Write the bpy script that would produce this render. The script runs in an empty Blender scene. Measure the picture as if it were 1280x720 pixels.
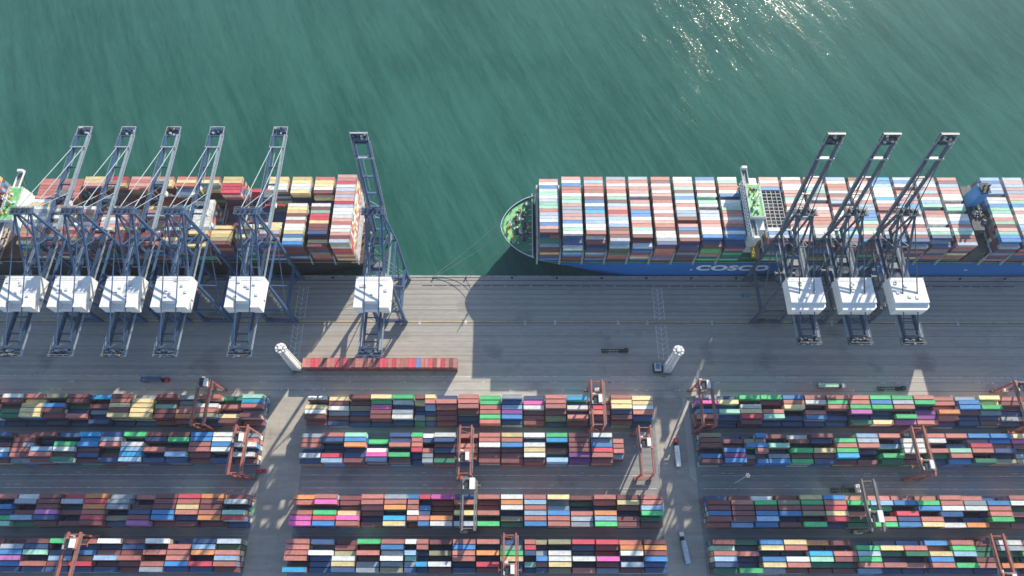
import bpy, math, random
from mathutils import Vector, Matrix
import numpy as np
R = math.radians
random.seed(7)
scene = bpy.context.scene
COL = scene.collection

# ------------------------------------------------------------------ camera
CAM_H, PITCH, FPX = 410.0, R(64.5), 853.0
cam_d = bpy.data.cameras.new('camera'); cam = bpy.data.objects.new('camera', cam_d); COL.objects.link(cam)
cam_d.sensor_width = 36; cam_d.lens = FPX / 1280 * 36
cam_d.clip_start = 1; cam_d.clip_end = 12000
cam.matrix_world = Matrix.Translation((0, 0, CAM_H)) @ Matrix.Rotation(R(90) - PITCH, 4, 'X') @ Matrix.Rotation(R(0.11), 4, 'Z')
scene.camera = cam

def in_frame(x, y, z):
    dz = CAM_H - z
    depth = y * math.cos(PITCH) + dz * math.sin(PITCH)
    v = -(y * math.sin(PITCH) - dz * math.cos(PITCH)) / depth * FPX
    u = x / depth * FPX
    return abs(u) < 648 and abs(v) < 366

# ------------------------------------------------------------------ light
SUN_AZ, SUN_EL = R(27), R(22.4)          # azimuth clockwise from +Y (the sea)
w = bpy.data.worlds.new('World'); scene.world = w; w.use_nodes = True
nt = w.node_tree; bg = nt.nodes['Background']
sky = nt.nodes.new('ShaderNodeTexSky'); sky.sky_type = 'NISHITA'; sky.sun_disc = False
sky.sun_elevation = SUN_EL; sky.sun_rotation = SUN_AZ
sky.air_density = 1.0; sky.dust_density = 0.3; sky.ozone_density = 1.2
nt.links.new(sky.outputs[0], bg.inputs[0]); bg.inputs[1].default_value = 0.108
sd = bpy.data.lights.new('sun', 'SUN'); sd.energy = 5.0; sd.angle = R(0.5); sd.color = (1, .885, .70)
so = bpy.data.objects.new('sun', sd); COL.objects.link(so)
sdir = Vector((math.sin(SUN_AZ) * math.cos(SUN_EL), math.cos(SUN_AZ) * math.cos(SUN_EL), math.sin(SUN_EL)))
so.rotation_euler = sdir.to_track_quat('Z', 'Y').to_euler()
so.location = (0, 0, 300)
vs = scene.view_settings; vs.view_transform = 'Standard'; vs.look = 'None'; vs.gamma = 1; vs.exposure = 0.88
scene.cycles.max_bounces = 5; scene.cycles.diffuse_bounces = 3; scene.cycles.glossy_bounces = 3
scene.cycles.sample_clamp_indirect = 4

# ------------------------------------------------------------------ materials
MATS = {}
def mat(name, col, rough=.55, metal=0., var=.18, scale=.35, tint=0., dirt=None, stretch=(1, 1, 1), spec=.5):
    if name in MATS: return MATS[name]
    m = bpy.data.materials.new(name); m.use_nodes = True
    n = m.node_tree.nodes; l = m.node_tree.links; p = n['Principled BSDF']
    p.inputs['Roughness'].default_value = rough; p.inputs['Metallic'].default_value = metal
    p.inputs['Specular IOR Level'].default_value = spec
    tc = n.new('ShaderNodeTexCoord'); mp = n.new('ShaderNodeMapping'); mp.inputs['Scale'].default_value = stretch
    l.new(tc.outputs['Object'], mp.inputs[0])
    no = n.new('ShaderNodeTexNoise'); no.inputs['Scale'].default_value = scale; no.inputs['Detail'].default_value = 5
    l.new(mp.outputs[0], no.inputs['Vector'])
    mr = n.new('ShaderNodeMapRange'); mr.inputs[1].default_value = .3; mr.inputs[2].default_value = .7
    mr.inputs[3].default_value = 1 - var; mr.inputs[4].default_value = 1 + var
    l.new(no.outputs[0], mr.inputs[0])
    fac = mr.outputs[0]
    if tint:
        a1 = n.new('ShaderNodeAttribute'); a1.attribute_type = 'OBJECT'; a1.attribute_name = 'tint'
        a2 = n.new('ShaderNodeAttribute'); a2.attribute_type = 'GEOMETRY'; a2.attribute_name = 'tint'
        ad = n.new('ShaderNodeMath'); ad.operation = 'ADD'; l.new(a1.outputs['Fac'], ad.inputs[0]); l.new(a2.outputs['Fac'], ad.inputs[1])
        m2 = n.new('ShaderNodeMapRange'); m2.inputs[3].default_value = 1 - tint; m2.inputs[4].default_value = 1 + tint
        l.new(ad.outputs[0], m2.inputs[0])
        mu = n.new('ShaderNodeMath'); mu.operation = 'MULTIPLY'; l.new(fac, mu.inputs[0]); l.new(m2.outputs[0], mu.inputs[1]); fac = mu.outputs[0]
    vm = n.new('ShaderNodeVectorMath'); vm.operation = 'SCALE'; vm.inputs[0].default_value = col[:3]
    l.new(fac, vm.inputs['Scale']); out = vm.outputs[0]
    if dirt:
        n2 = n.new('ShaderNodeTexNoise'); n2.inputs['Scale'].default_value = dirt[1]; n2.inputs['Detail'].default_value = 8; n2.inputs['Roughness'].default_value = .7
        l.new(tc.outputs['Object'], n2.inputs['Vector'])
        m3 = n.new('ShaderNodeMapRange'); m3.inputs[1].default_value = dirt[2]; m3.inputs[2].default_value = dirt[2] + .14; m3.inputs[4].default_value = dirt[3]
        l.new(n2.outputs[0], m3.inputs[0])
        mx = n.new('ShaderNodeMix'); mx.data_type = 'RGBA'; l.new(m3.outputs[0], mx.inputs[0])
        l.new(out, mx.inputs[6]); mx.inputs[7].default_value = (*dirt[0], 1); out = mx.outputs[2]
    l.new(out, p.inputs['Base Color'])
    MATS[name] = m; return m

CC = {'m': (.20, .068, .075), 'r': (.50, .19, .165), 'R': (.58, .07, .11), 'o': (.75, .30, .11), 'y': (.77, .63, .33),  # m also serves reds in shade, the shade put into the colour
      'w': (.76, .79, .78), 'b': (.055, .235, .54), 'n': (.035, .085, .22), 's': (.31, .50, .72), 'l': (.42, .50, .60),
      'c': (.035, .37, .68), 'g': (.08, .53, .20), 'd': (.025, .18, .11), 't': (.32, .64, .50), 'p': (.20, .05, .25),
      'k': (.74, .14, .45), 'v': (.50, .17, .46), 'e': (.27, .32, .38), 'h': (.30, .29, .19), 'q': (.60, .33, .31)}
CNAME = {'m': 'dark maroon', 'r': 'brick red', 'R': 'crimson', 'o': 'orange', 'y': 'pale yellow', 'w': 'white', 'b': 'blue', 'n': 'navy',
         's': 'sky blue', 'l': 'pale grey-blue', 'c': 'bright blue', 'g': 'bright green', 'd': 'dark green', 't': 'mint green', 'p': 'purple',
         'k': 'hot pink', 'v': 'violet', 'e': 'grey', 'h': 'olive', 'q': 'dusty pink'}
CKEYS = list(CC)
RUST = (.16, .075, .04)
CMAT = {k: mat('paint_container_' + CNAME[k].replace(' ', '_').replace('-', '_'), CC[k], .55, 0, .14, .25, .22, (RUST, .6, .57, .6), (1, 3, 1), .95) for k in CKEYS}
M_DOOR = mat('steel_door_bars', (.33, .33, .33), .45, .3)
M_BLUE = mat('paint_crane_blue', (.045, .10, .22), .5, .0, .2, .2, dirt=((.10, .10, .11), .3, .56, .5), spec=.6)
M_SLATE = mat('paint_crane_slate', (.06, .095, .15), .5, .0, .2, .2, dirt=((.05, .05, .06), .3, .56, .5), spec=.6)
M_STEEL = mat('steel_grey', (.20, .22, .24), .5, .2, .25, .5)
M_DARK = mat('steel_dark', (.045, .05, .06), .6, .2, .3, .6)
M_WHITE = mat('paint_white', (.80, .81, .82), .5, 0, .05, .3, dirt=((.45, .44, .42), .4, .62, .35))
M_LWHITE = mat('paint_white_weathered', (.66, .68, .70), .55, 0, .2, .6, dirt=((.25, .24, .23), .7, .55, .6))
M_NAVY = mat('girder_dark_navy', (.03, .058, .12), .5, 0, .2, .3, dirt=((.10, .10, .11), .3, .58, .5))  # girder boxes, darker than the rest of the crane
M_BOOM = mat('paint_pale_and_sunlit_boom', (.27, .34, .41), .5, 0, .2, .4, dirt=((.12, .13, .15), .4, .57, .7))  # pale walkways and rails, also sun sheen painted onto lowered booms
M_RTG = mat('paint_gantry_rust_red', (.37, .125, .10), .5, 0, .2, .3, dirt=((.10, .05, .04), .5, .58, .6))
M_RTGG = mat('paint_gantry_grey', (.19, .175, .17), .5, 0, .2, .3, dirt=((.12, .09, .07), .5, .58, .6))
M_TYRE = mat('rubber_tyre', (.02, .02, .022), .85, 0, .2, 1)
M_GLASS = mat('glass_dark', (.02, .03, .04), .08, 0, .1, 1)
M_HULLB = mat('paint_hull_blue', (.008, .15, .47), .45, 0, .12, .06, dirt=((.05, .12, .25), .12, .62, .5), stretch=(.3, 1, 2))
M_HULLK = mat('paint_hull_black', (.018, .022, .03), .5, 0, .2, .06, dirt=((.10, .05, .03), .12, .62, .5))
M_BOOT = mat('paint_hull_red', (.20, .04, .03), .6, 0, .2, .1)
M_DECKG = mat('paint_deck_green', (.045, .20, .125), .6, 0, .35, .15, dirt=((.12, .11, .08), .35, .56, .6))
M_DECKL = mat('paint_deck_light_green', (.20, .55, .24), .6, 0, .3, .3, dirt=((.35, .30, .10), .6, .56, .6))
M_DECKB = mat('paint_deck_brown', (.12, .07, .05), .65, 0, .3, .2)
M_LASH = mat('paint_lashing_grey', (.42, .45, .48), .55, 0, .25, .3)
M_PALE = mat('paint_ship_white', (.66, .72, .74), .5, 0, .08, .3, dirt=((.40, .38, .34), .4, .62, .35))
M_CASE = mat('paint_casing_grey', (.065, .075, .09), .6, 0, .4, .5, dirt=((.14, .15, .16), .35, .55, .8))
M_FUN = mat('paint_funnel_blue', (.045, .25, .58), .5, 0, .1, .3)
M_CREAM = mat('paint_cream', (.62, .55, .42), .55, 0, .12, .4)
M_YEL = mat('paint_yellow', (.65, .42, .05), .5, 0, .12, .5)
M_RED = mat('paint_red', (.50, .04, .05), .45, 0, .12, .5)
M_TEAL = mat('paint_cab_green', (.05, .25, .18), .45, 0, .12, .5)
M_ROPE = mat('rope_pale', (.30, .36, .34), .8, 0, .2, 2)
M_LINE = mat('paint_marking_white', (.50, .52, .53), .7, 0, .35, .4, dirt=((.26, .26, .26), .5, .5, .8))
M_WALK = mat('paint_walkway_white', (.62, .64, .64), .7, 0, .25, .4)
M_TRACK = mat('tyre_track_dark', (.29, .285, .275), .8, 0, .25, .1, stretch=(.05, 1, 1), dirt=((.30, .29, .28), .05, .52, .9))
M_LINED = mat('paint_marking_worn', (.37, .37, .36), .8, 0, .25, .3, dirt=((.26, .26, .25), .12, .5, .9))
M_LINEY = mat('paint_marking_yellow', (.50, .40, .22), .7, 0, .25, .3)
M_GROOVE = mat('rail_slot_dark', (.06, .06, .065), .7, 0, .3, .2)

def ground_mat(name, col, amp=.14, streak=.35):
    m = bpy.data.materials.new(name); m.use_nodes = True
    n = m.node_tree.nodes; l = m.node_tree.links; p = n['Principled BSDF']
    p.inputs['Roughness'].default_value = .82; p.inputs['Specular IOR Level'].default_value = .3
    tc = n.new('ShaderNodeTexCoord')
    def noise(scale, st, detail=4, lo=.3, hi=.7, a=0.9, b=1.1):
        mp = n.new('ShaderNodeMapping'); mp.inputs['Scale'].default_value = st; l.new(tc.outputs['Object'], mp.inputs[0])
        no = n.new('ShaderNodeTexNoise'); no.inputs['Scale'].default_value = scale; no.inputs['Detail'].default_value = detail
        l.new(mp.outputs[0], no.inputs['Vector'])
        mr = n.new('ShaderNodeMapRange'); mr.inputs[1].default_value = lo; mr.inputs[2].default_value = hi; mr.inputs[3].default_value = a; mr.inputs[4].default_value = b
        l.new(no.outputs[0], mr.inputs[0]); return mr.outputs[0]
    a = noise(streak, (.006, 1, 1), 3, .32, .68, 1 - amp * 1.3, 1 + amp)       # long tyre lanes along the quay
    b = noise(.03, (1, 1, 1), 6, .3, .7, 1 - amp * .6, 1 + amp * .6)           # broad patches
    c = noise(.55, (.25, 1, 1), 5, .35, .75, 1.06, .9)                          # small stains
    d = noise(.045, (1, 1, 1), 8, .58, .70, 1.0, .72)                           # oil marks
    f = a
    for q in (b, c, d):
        mu = n.new('ShaderNodeMath'); mu.operation = 'MULTIPLY'; l.new(f, mu.inputs[0]); l.new(q, mu.inputs[1]); f = mu.outputs[0]
    vm = n.new('ShaderNodeVectorMath'); vm.operation = 'SCALE'; vm.inputs[0].default_value = col; l.new(f, vm.inputs['Scale'])
    l.new(vm.outputs[0], p.inputs['Base Color'])
    return m
M_APRON = ground_mat('concrete_apron', (.375, .36, .335), .12)
M_BAND = ground_mat('concrete_road_pale', (.43, .42, .40), .08, .5)
M_ROAD = ground_mat('asphalt_road', (.40, .375, .34), .08, .2)
M_YARD = ground_mat('concrete_yard', (.255, .27, .285), .10, .5)

def sea_mat():
    m = bpy.data.materials.new('sea_water'); m.use_nodes = True
    n = m.node_tree.nodes; l = m.node_tree.links; p = n['Principled BSDF']
    p.inputs['IOR'].default_value = 1.33; p.inputs['Roughness'].default_value = .10
    tc = n.new('ShaderNodeTexCoord')
    def noise(scale, st, rot, detail=3, dist=0., rough=.5):
        mp = n.new('ShaderNodeMapping'); mp.inputs['Scale'].default_value = st; mp.inputs['Rotation'].default_value = (0, 0, rot)
        mp.vector_type = 'POINT'
        vr = n.new('ShaderNodeVectorRotate'); vr.rotation_type = 'Z_AXIS'; vr.inputs['Angle'].default_value = rot
        l.new(tc.outputs['Object'], vr.inputs[0]); mp.inputs['Rotation'].default_value = (0, 0, 0); l.new(vr.outputs[0], mp.inputs[0])
        no = n.new('ShaderNodeTexNoise'); no.inputs['Scale'].default_value = scale; no.inputs['Detail'].default_value = detail
        no.inputs['Distortion'].default_value = dist; no.inputs['Roughness'].default_value = rough
        l.new(mp.outputs[0], no.inputs['Vector']); return no.outputs[0]
    ROT = R(65)
    st = noise(.12, (.10, 1, 1), ROT, 5, .5)            # wind streaks, ripple light and dark painted into the base colour
    big = noise(.006, (1, 1, 1), 0, 3, .5)
    ad = n.new('ShaderNodeMath'); ad.operation = 'ADD'; l.new(st, ad.inputs[0])
    m5 = n.new('ShaderNodeMath'); m5.operation = 'MULTIPLY'; m5.inputs[1].default_value = 1.1; l.new(big, m5.inputs[0]); l.new(m5.outputs[0], ad.inputs[1])
    hf = n.new('ShaderNodeMath'); hf.operation = 'MULTIPLY'; hf.inputs[1].default_value = .5; l.new(ad.outputs[0], hf.inputs[0])
    rp = noise(.32, (.22, 1, 1), ROT + R(4), 4, .6, .6)  # finer ripple shading, also put into the base colour
    r1 = n.new('ShaderNodeMath'); r1.operation = 'MULTIPLY_ADD'; r1.inputs[1].default_value = .30; r1.inputs[2].default_value = -.15; l.new(rp, r1.inputs[0])
    r2 = n.new('ShaderNodeMath'); r2.operation = 'ADD'; l.new(hf.outputs[0], r2.inputs[0]); l.new(r1.outputs[0], r2.inputs[1])
    cr = n.new('ShaderNodeValToRGB'); l.new(r2.outputs[0], cr.inputs[0])
    cr.color_ramp.elements[0].position = .41; cr.color_ramp.elements[0].color = (.018, .092, .078, 1)
    cr.color_ramp.elements[1].position = .64; cr.color_ramp.elements[1].color = (.038, .138, .118, 1)
    l.new(cr.outputs[0], p.inputs['Base Color'])
    h1 = noise(.30, (.30, 1, 1), ROT, 6, .6, .64)        # ripples
    h2 = noise(.06, (.2, 1, 1), ROT + R(6), 3, .5)
    h3 = noise(.9, (.6, 1, 1), ROT - R(10), 4, .3, .64)
    def sc(s, k):
        q = n.new('ShaderNodeMath'); q.operation = 'MULTIPLY'; q.inputs[1].default_value = k; l.new(s, q.inputs[0]); return q.outputs[0]
    gm = n.new('ShaderNodeMapRange'); gm.inputs[1].default_value = .42; gm.inputs[2].default_value = .68; gm.inputs[3].default_value = .85; gm.inputs[4].default_value = 1.6
    l.new(noise(.15, (.16, 1, 1), ROT, 5, .5), gm.inputs[0])
    def gust(sck):
        c0 = n.new('ShaderNodeMath'); c0.operation = 'SUBTRACT'; c0.inputs[1].default_value = .5; l.new(sck, c0.inputs[0])
        c1 = n.new('ShaderNodeMath'); c1.operation = 'MULTIPLY'; l.new(c0.outputs[0], c1.inputs[0]); l.new(gm.outputs[0], c1.inputs[1]); return c1.outputs[0]
    h1 = gust(h1); h3 = gust(h3)
    a1 = n.new('ShaderNodeMath'); a1.operation = 'ADD'; l.new(sc(h1, .13), a1.inputs[0]); l.new(sc(h2, .13), a1.inputs[1])
    a2 = n.new('ShaderNodeMath'); a2.operation = 'ADD'; l.new(a1.outputs[0], a2.inputs[0]); l.new(sc(h3, .105), a2.inputs[1])
    bp = n.new('ShaderNodeBump'); bp.inputs['Strength'].default_value = 1.0; bp.inputs['Distance'].default_value = 1.0
    l.new(a2.outputs[0], bp.inputs['Height']); l.new(bp.outputs[0], p.inputs['Normal'])
    return m
M_SEA = sea_mat()

# ------------------------------------------------------------------ mesh helpers
class MB:
    def __init__(s): s.v = []; s.f = []; s.m = []
    def quad(s, pts, mi=0):
        b = len(s.v); s.v += [tuple(p) for p in pts]; s.f.append(tuple(range(b, b + len(pts)))); s.m.append(mi); return s
    def box(s, x0, x1, y0, y1, z0, z1, mi=0):
        b = len(s.v)
        s.v += [(x0, y0, z0), (x1, y0, z0), (x1, y1, z0), (x0, y1, z0), (x0, y0, z1), (x1, y0, z1), (x1, y1, z1), (x0, y1, z1)]
        for f in ((0, 3, 2, 1), (4, 5, 6, 7), (0, 1, 5, 4), (1, 2, 6, 5), (2, 3, 7, 6), (3, 0, 4, 7)):
            s.f.append(tuple(b + i for i in f)); s.m.append(mi)
        return s
    def beam(s, p, q, w, h=None, mi=0, w2=None, h2=None):
        h = h or w; w2 = w2 or w; h2 = h2 or h
        p = Vector(p); q = Vector(q); d = (q - p).normalized()
        up = Vector((0, 0, 1)) if abs(d.z) < .9 else Vector((0, 1, 0))
        sx = d.cross(up).normalized(); sy = sx.cross(d).normalized()
        b = len(s.v)
        for c, a, e in ((p, w, h), (q, w2, h2)):
            for i, j in ((-1, -1), (1, -1), (1, 1), (-1, 1)):
                s.v.append(tuple(c + sx * (i * a / 2) + sy * (j * e / 2)))
        for f in ((0, 1, 2, 3), (7, 6, 5, 4), (0, 4, 5, 1), (1, 5, 6, 2), (2, 6, 7, 3), (3, 7, 4, 0)):
            s.f.append(tuple(b + i for i in f)); s.m.append(mi)
        return s
    def tube(s, p, q, r, n=8, mi=0, r2=None):
        r2 = r if r2 is None else r2
        p = Vector(p); q = Vector(q); d = (q - p).normalized()
        up = Vector((0, 0, 1)) if abs(d.z) < .9 else Vector((0, 1, 0))
        sx = d.cross(up).normalized(); sy = sx.cross(d).normalized(); b = len(s.v)
        for c, rr in ((p, r), (q, r2)):
            for i in range(n):
                a = 2 * math.pi * i / n; s.v.append(tuple(c + sx * (rr * math.cos(a)) + sy * (rr * math.sin(a))))
        for i in range(n):
            j = (i + 1) % n; s.f.append((b + i, b + n + i, b + n + j, b + j)); s.m.append(mi)
        s.f.append(tuple(b + i for i in range(n))); s.m.append(mi)
        s.f.append(tuple(b + n + i for i in range(n - 1, -1, -1))); s.m.append(mi)
        return s
    def prism(s, pts, z0, z1, mi=0):
        n = len(pts); b = len(s.v)
        s.v += [(x, y, z0) for x, y in pts] + [(x, y, z1) for x, y in pts]
        s.f.append(tuple(b + i for i in range(n - 1, -1, -1))); s.m.append(mi)
        s.f.append(tuple(b + n + i for i in range(n))); s.m.append(mi)
        for i in range(n):
            j = (i + 1) % n; s.f.append((b + i, b + j, b + n + j, b + n + i)); s.m.append(mi)
        return s
    def lattice(s, a0, a1, b0, b1, n, w, mi=0):
        a0, a1, b0, b1 = map(Vector, (a0, a1, b0, b1))
        for i in range(n):
            p = a0.lerp(a1, i / n); q = b0.lerp(b1, (i + 1) / n)
            if i % 2: p, q = b0.lerp(b1, i / n), a0.lerp(a1, (i + 1) / n)
            s.beam(p, q, w, w, mi)
        return s
    def rail(s, pts, h=1.1, mi=0, t=.08):
        for p, q in zip(pts[:-1], pts[1:]):
            p = Vector(p); q = Vector(q); up = Vector((0, 0, h))
            s.beam(p + up, q + up, t, t, mi); s.beam(p + up * .5, q + up * .5, t * .7, t * .7, mi)
            k = max(1, int((q - p).length / 3))
            for i in range(k + 1):
                c = p.lerp(q, i / k); s.beam(c, c + up, t, t, mi)
        return s
    def mesh(s, name, mats):
        me = bpy.data.meshes.new(name); me.from_pydata(s.v, [], s.f)
        for m in (mats if isinstance(mats, (list, tuple)) else [mats]): me.materials.append(m)
        me.polygons.foreach_set('material_index', s.m); me.update(); return me
    def build(s, name, mats, parent=None, loc=None, rot=None):
        o = bpy.data.objects.new(name, s.mesh(name, mats)); COL.objects.link(o)
        if parent is not None: o.parent = parent
        if loc is not None: o.location = loc
        if rot is not None: o.rotation_euler = rot
        return o

def tag(o, label=None, cat=None, group=None, kind=None):
    if label: o['label'] = label
    if cat: o['category'] = cat
    if group: o['group'] = group
    if kind: o['kind'] = kind
    return o
def thing(name, label, cat, loc=(0, 0, 0), rz=0, group=None):
    o = bpy.data.objects.new(name, None); COL.objects.link(o); o.location = loc; o.rotation_euler = (0, 0, rz); o.empty_display_size = 1
    return tag(o, label, cat, group)
def copy_tree(o, parent=None):
    c = o.copy(); COL.objects.link(c)
    if parent is not None: c.parent = parent
    for ch in list(o.children): copy_tree(ch, c)
    return c

# ------------------------------------------------------------------ the setting
QY = 204.0                              # quay edge
WZ = -4.0                               # water level
tag(MB().quad([(-4000, QY - .5, WZ), (4000, QY - .5, WZ), (4000, 5000, WZ), (-4000, 5000, WZ)]).build('sea', M_SEA), kind='structure')
tag(MB().quad([(-4000, -3000, -.02), (4000, -3000, -.02), (4000, 121, -.02), (-4000, 121, -.02)]).build('yard_ground', M_YARD), kind='structure')
tag(MB().quad([(-4000, 121, -.02), (4000, 121, -.02), (4000, QY, -.02), (-4000, QY, -.02)]).build('quay_apron', M_APRON), kind='structure')
tag(MB().quad([(-4000, 121, .004), (4000, 121, .004), (4000, 134, .004), (-4000, 134, .004)]).build('pale_road', M_BAND), kind='structure')
b = MB()
for x0, x1 in ((-149, -124.5), (87, 108.5)):
    b.quad([(x0, -200, .008), (x1, -200, .008), (x1, 121, .008), (x0, 121, .008)])
tag(b.build('cross_road', M_ROAD), kind='structure')
b = MB(); b.box(-1500, 1500, QY, QY + .8, WZ - 6, 0); b.box(-1500, 1500, QY - .55, QY + .55, .004, .22)
tag(b.build('quay_wall', M_LINED), 'long concrete quay wall with raised kerb along the water edge', 'quay wall')

# painted markings and rail slots
b = MB()
def strip(y, wd, mi, x0=-1500, x1=1500, z=.012): b.quad([(x0, y - wd / 2, z), (x1, y - wd / 2, z), (x1, y + wd / 2, z), (x0, y + wd / 2, z)], mi)
strip(201, .5, 3); strip(170.5, .45, 3); strip(171.3, .7, 2); strip(199.6, .3, 1); strip(202.4, .25, 1)
for y, wd, mi in ((196.4, .35, 1), (192.6, .3, 1), (188.9, .3, 1), (185.1, .3, 1), (181.4, .3, 1), (177.8, .3, 1), (174.3, .3, 1), (166.5, .35, 1), (164.2, .3, 1),
                  (157.6, .45, 1), (145, .3, 1), (134.1, .5, 0), (127.5, .22, 1), (121.4, .4, 0), (123.2, .25, 1)):
    strip(y, wd, mi)
for y, wd in ((198.2, 1.0), (194.6, .8), (190.8, .9), (187.1, .8), (183.2, .9), (179.6, .8), (175.9, .8), (173, .5), (168.6, .8), (161.5, .6), (154, .5), (148, .5), (130.6, .7), (125, .7)):
    strip(y, wd, 5, z=.009)
for y in (65.2, 68.5, 72.2, 75.6, 63.1): strip(y, .35, 1 if y != 72.2 else 0, -149, -1e3) if False else None
for x0, x1 in ((-1000, -151), (-122.5, 85), (112, 1000)):
    for y, wd, mi in ((62.6, .3, 1), (66.0, .4, 0), (69.7, .3, 1), (73.4, .4, 0), (76.4, .3, 1), (98.6, .35, 1), (39.8, .35, 1), (14, .35, 1), (17, .3, 1)):
        strip(y, wd, mi, x0, x1)
for x in (-147.6, -141.5, -136.7, -131.8, -126, 88.6, 92.4, 95.2, 99, 104.6):
    b.quad([(x - .14, -150, .016), (x + .14, -150, .016), (x + .14, 120, .016), (x - .14, 120, .016)], 1)
# dashes of cable slots by the water edge
x = -60
while x < 330:
    L = random.uniform(5, 11); b.quad([(x, 196.9, .02), (x + L, 196.9, .02), (x + L, 197.5, .02), (x, 197.5, .02)], 3); x += L + random.uniform(.8, 2)
# pale cable pit covers by the landward rail
for x in (-30, 8.5, 28, 69, 88, 130, 167, 208, 250, 290, -60):
    b.quad([(x - .7, 169.2, .02), (x + .7, 169.2, .02), (x + .7, 172.4, .02), (x - .7, 172.4, .02)], 0)
# laddered pedestrian walkways across the apron
for xc in (-138.5, 96.4):
    for dx in (-3.2, 0, 3.2):
        for y0, y1 in ((173, 196), (145, 169)):
            b.quad([(xc + dx - .17, y0, .02), (xc + dx + .17, y0, .02), (xc + dx + .17, y1, .02), (xc + dx - .17, y1, .02)], 4)
    for y0, y1 in ((173, 196), (145, 169)):
        y = y0
        k = 0
        while y < y1 - 2:
            for s in (-1, 1):
                b.quad([(xc, y, .024), (xc, y + .35, .024), (xc + s * 3.2, y + 2.9, .024), (xc + s * 3.2, y + 2.55, .024)][::s], 4)
            y += 3.4
# hatched strip beside the right-hand blocks
y = 70
while y < 119:
    b.quad([(105, y + 3.2, .02), (105, y + 2.7, .02), (109, y, .02), (109, y + .5, .02)], 4); y += 1.6
# small worn arrows on the pale road
for k in range(46):
    x = random.uniform(-330, 330); y = random.choice((125.4, 130.4)); L = random.uniform(1.5, 3.4)
    b.quad([(x, y - .25, .02), (x + L, y - .25, .02), (x + L, y + .25, .02), (x, y + .25, .02)], 0)
    b.quad([(x + L, y - .9, .02), (x + L + 1.2, y, .02), (x + L, y + .9, .02)], 0)
for k in range(30):
    x = random.choice((random.uniform(-330, -155), random.uniform(115, 320), random.uniform(-118, 80))); y = random.choice((64.2, 67.8, 74.8)); L = random.uniform(2, 4)
    b.quad([(x, y - .2, .02), (x + L, y - .2, .02), (x + L, y + .2, .02), (x, y + .2, .02)], 0)
tag(b.build('lane_markings', [M_LINE, M_LINED, M_LINEY, M_GROOVE, M_WALK, M_TRACK]), kind='structure')

# ------------------------------------------------------------------ containers
def cont_geo(L, detail=True):
    W, H = 2.44, 2.58
    g = MB()
    if not detail: return g.box(0, L, 0, W, 0, H)
    g.box(.05, L - .05, .05, W - .05, .12, H - .07)                    # walls and roof sheet
    for x0, x1 in ((0, .16), (L - .16, L)):                             # end frames
        for y0 in (0, W - .16): g.box(x0, x1, y0, y0 + .16, 0, H)
        g.box(x0, x1, .16, W - .16, H - .13, H - .01); g.box(x0, x1, .16, W - .16, 0, .13)
    for y0 in (0, W - .09):                                             # side rails
        g.box(.16, L - .16, y0, y0 + .09, H - .12, H - .01); g.box(.16, L - .16, y0, y0 + .09, 0, .14)
    for y in (.45, .9, 1.5, 1.95): g.box(L - .05, L + .01, y, y + .07, .2, H - .18, 1)
    return g
G40, G20 = cont_geo(12.19), cont_geo(6.06)
ME40, ME20 = G40.mesh('container_long', [CMAT['r'], M_DOOR]), G20.mesh('container_short', [CMAT['r'], M_DOOR])

class Mass:                              # the far containers, gathered in one mesh with a tint per face
    def __init__(s): s.v = []; s.f = []; s.m = []; s.t = []; s.n = 0
    def add(s, x, y, z, L, c, detail, turn=False, W=2.44, H=2.58):
        g = (G40 if L > 7 else G20) if detail else None
        t = random.random(); mi = CKEYS.index(c)
        if g:
            vv = np.array(g.v); ff = g.f; mm = g.m
        else:
            bx = MB().box(0, L, 0, W, 0, H); vv = np.array(bx.v); ff = bx.f; mm = bx.m
        if turn: vv = np.stack([-vv[:, 1] + W, vv[:, 0], vv[:, 2]], 1)
        vv = vv + np.array([x + random.uniform(-.06, .06), y + random.uniform(-.05, .05), z])
        s.v.append(vv)
        for f, m in zip(ff, mm):
            s.f.append(tuple(i + s.n for i in f)); s.m.append(mi if m == 0 else len(CKEYS)); s.t.append(t)
        s.n += len(vv)
    def build(s):
        me = bpy.data.meshes.new('container_stacks'); me.from_pydata(np.concatenate(s.v).tolist(), [], s.f)
        for k in CKEYS: me.materials.append(CMAT[k])
        me.materials.append(M_DOOR)
        me.polygons.foreach_set('material_index', s.m)
        a = me.attributes.new('tint', 'FLOAT', 'FACE'); a.data.foreach_set('value', s.t)
        me.update(); o = bpy.data.objects.new('container_stacks', me); COL.objects.link(o)
        return tag(o, 'many stacked shipping containers of all colours on the ships and in the yard rows', 'containers', kind='stuff')
mass = Mass()

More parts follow.
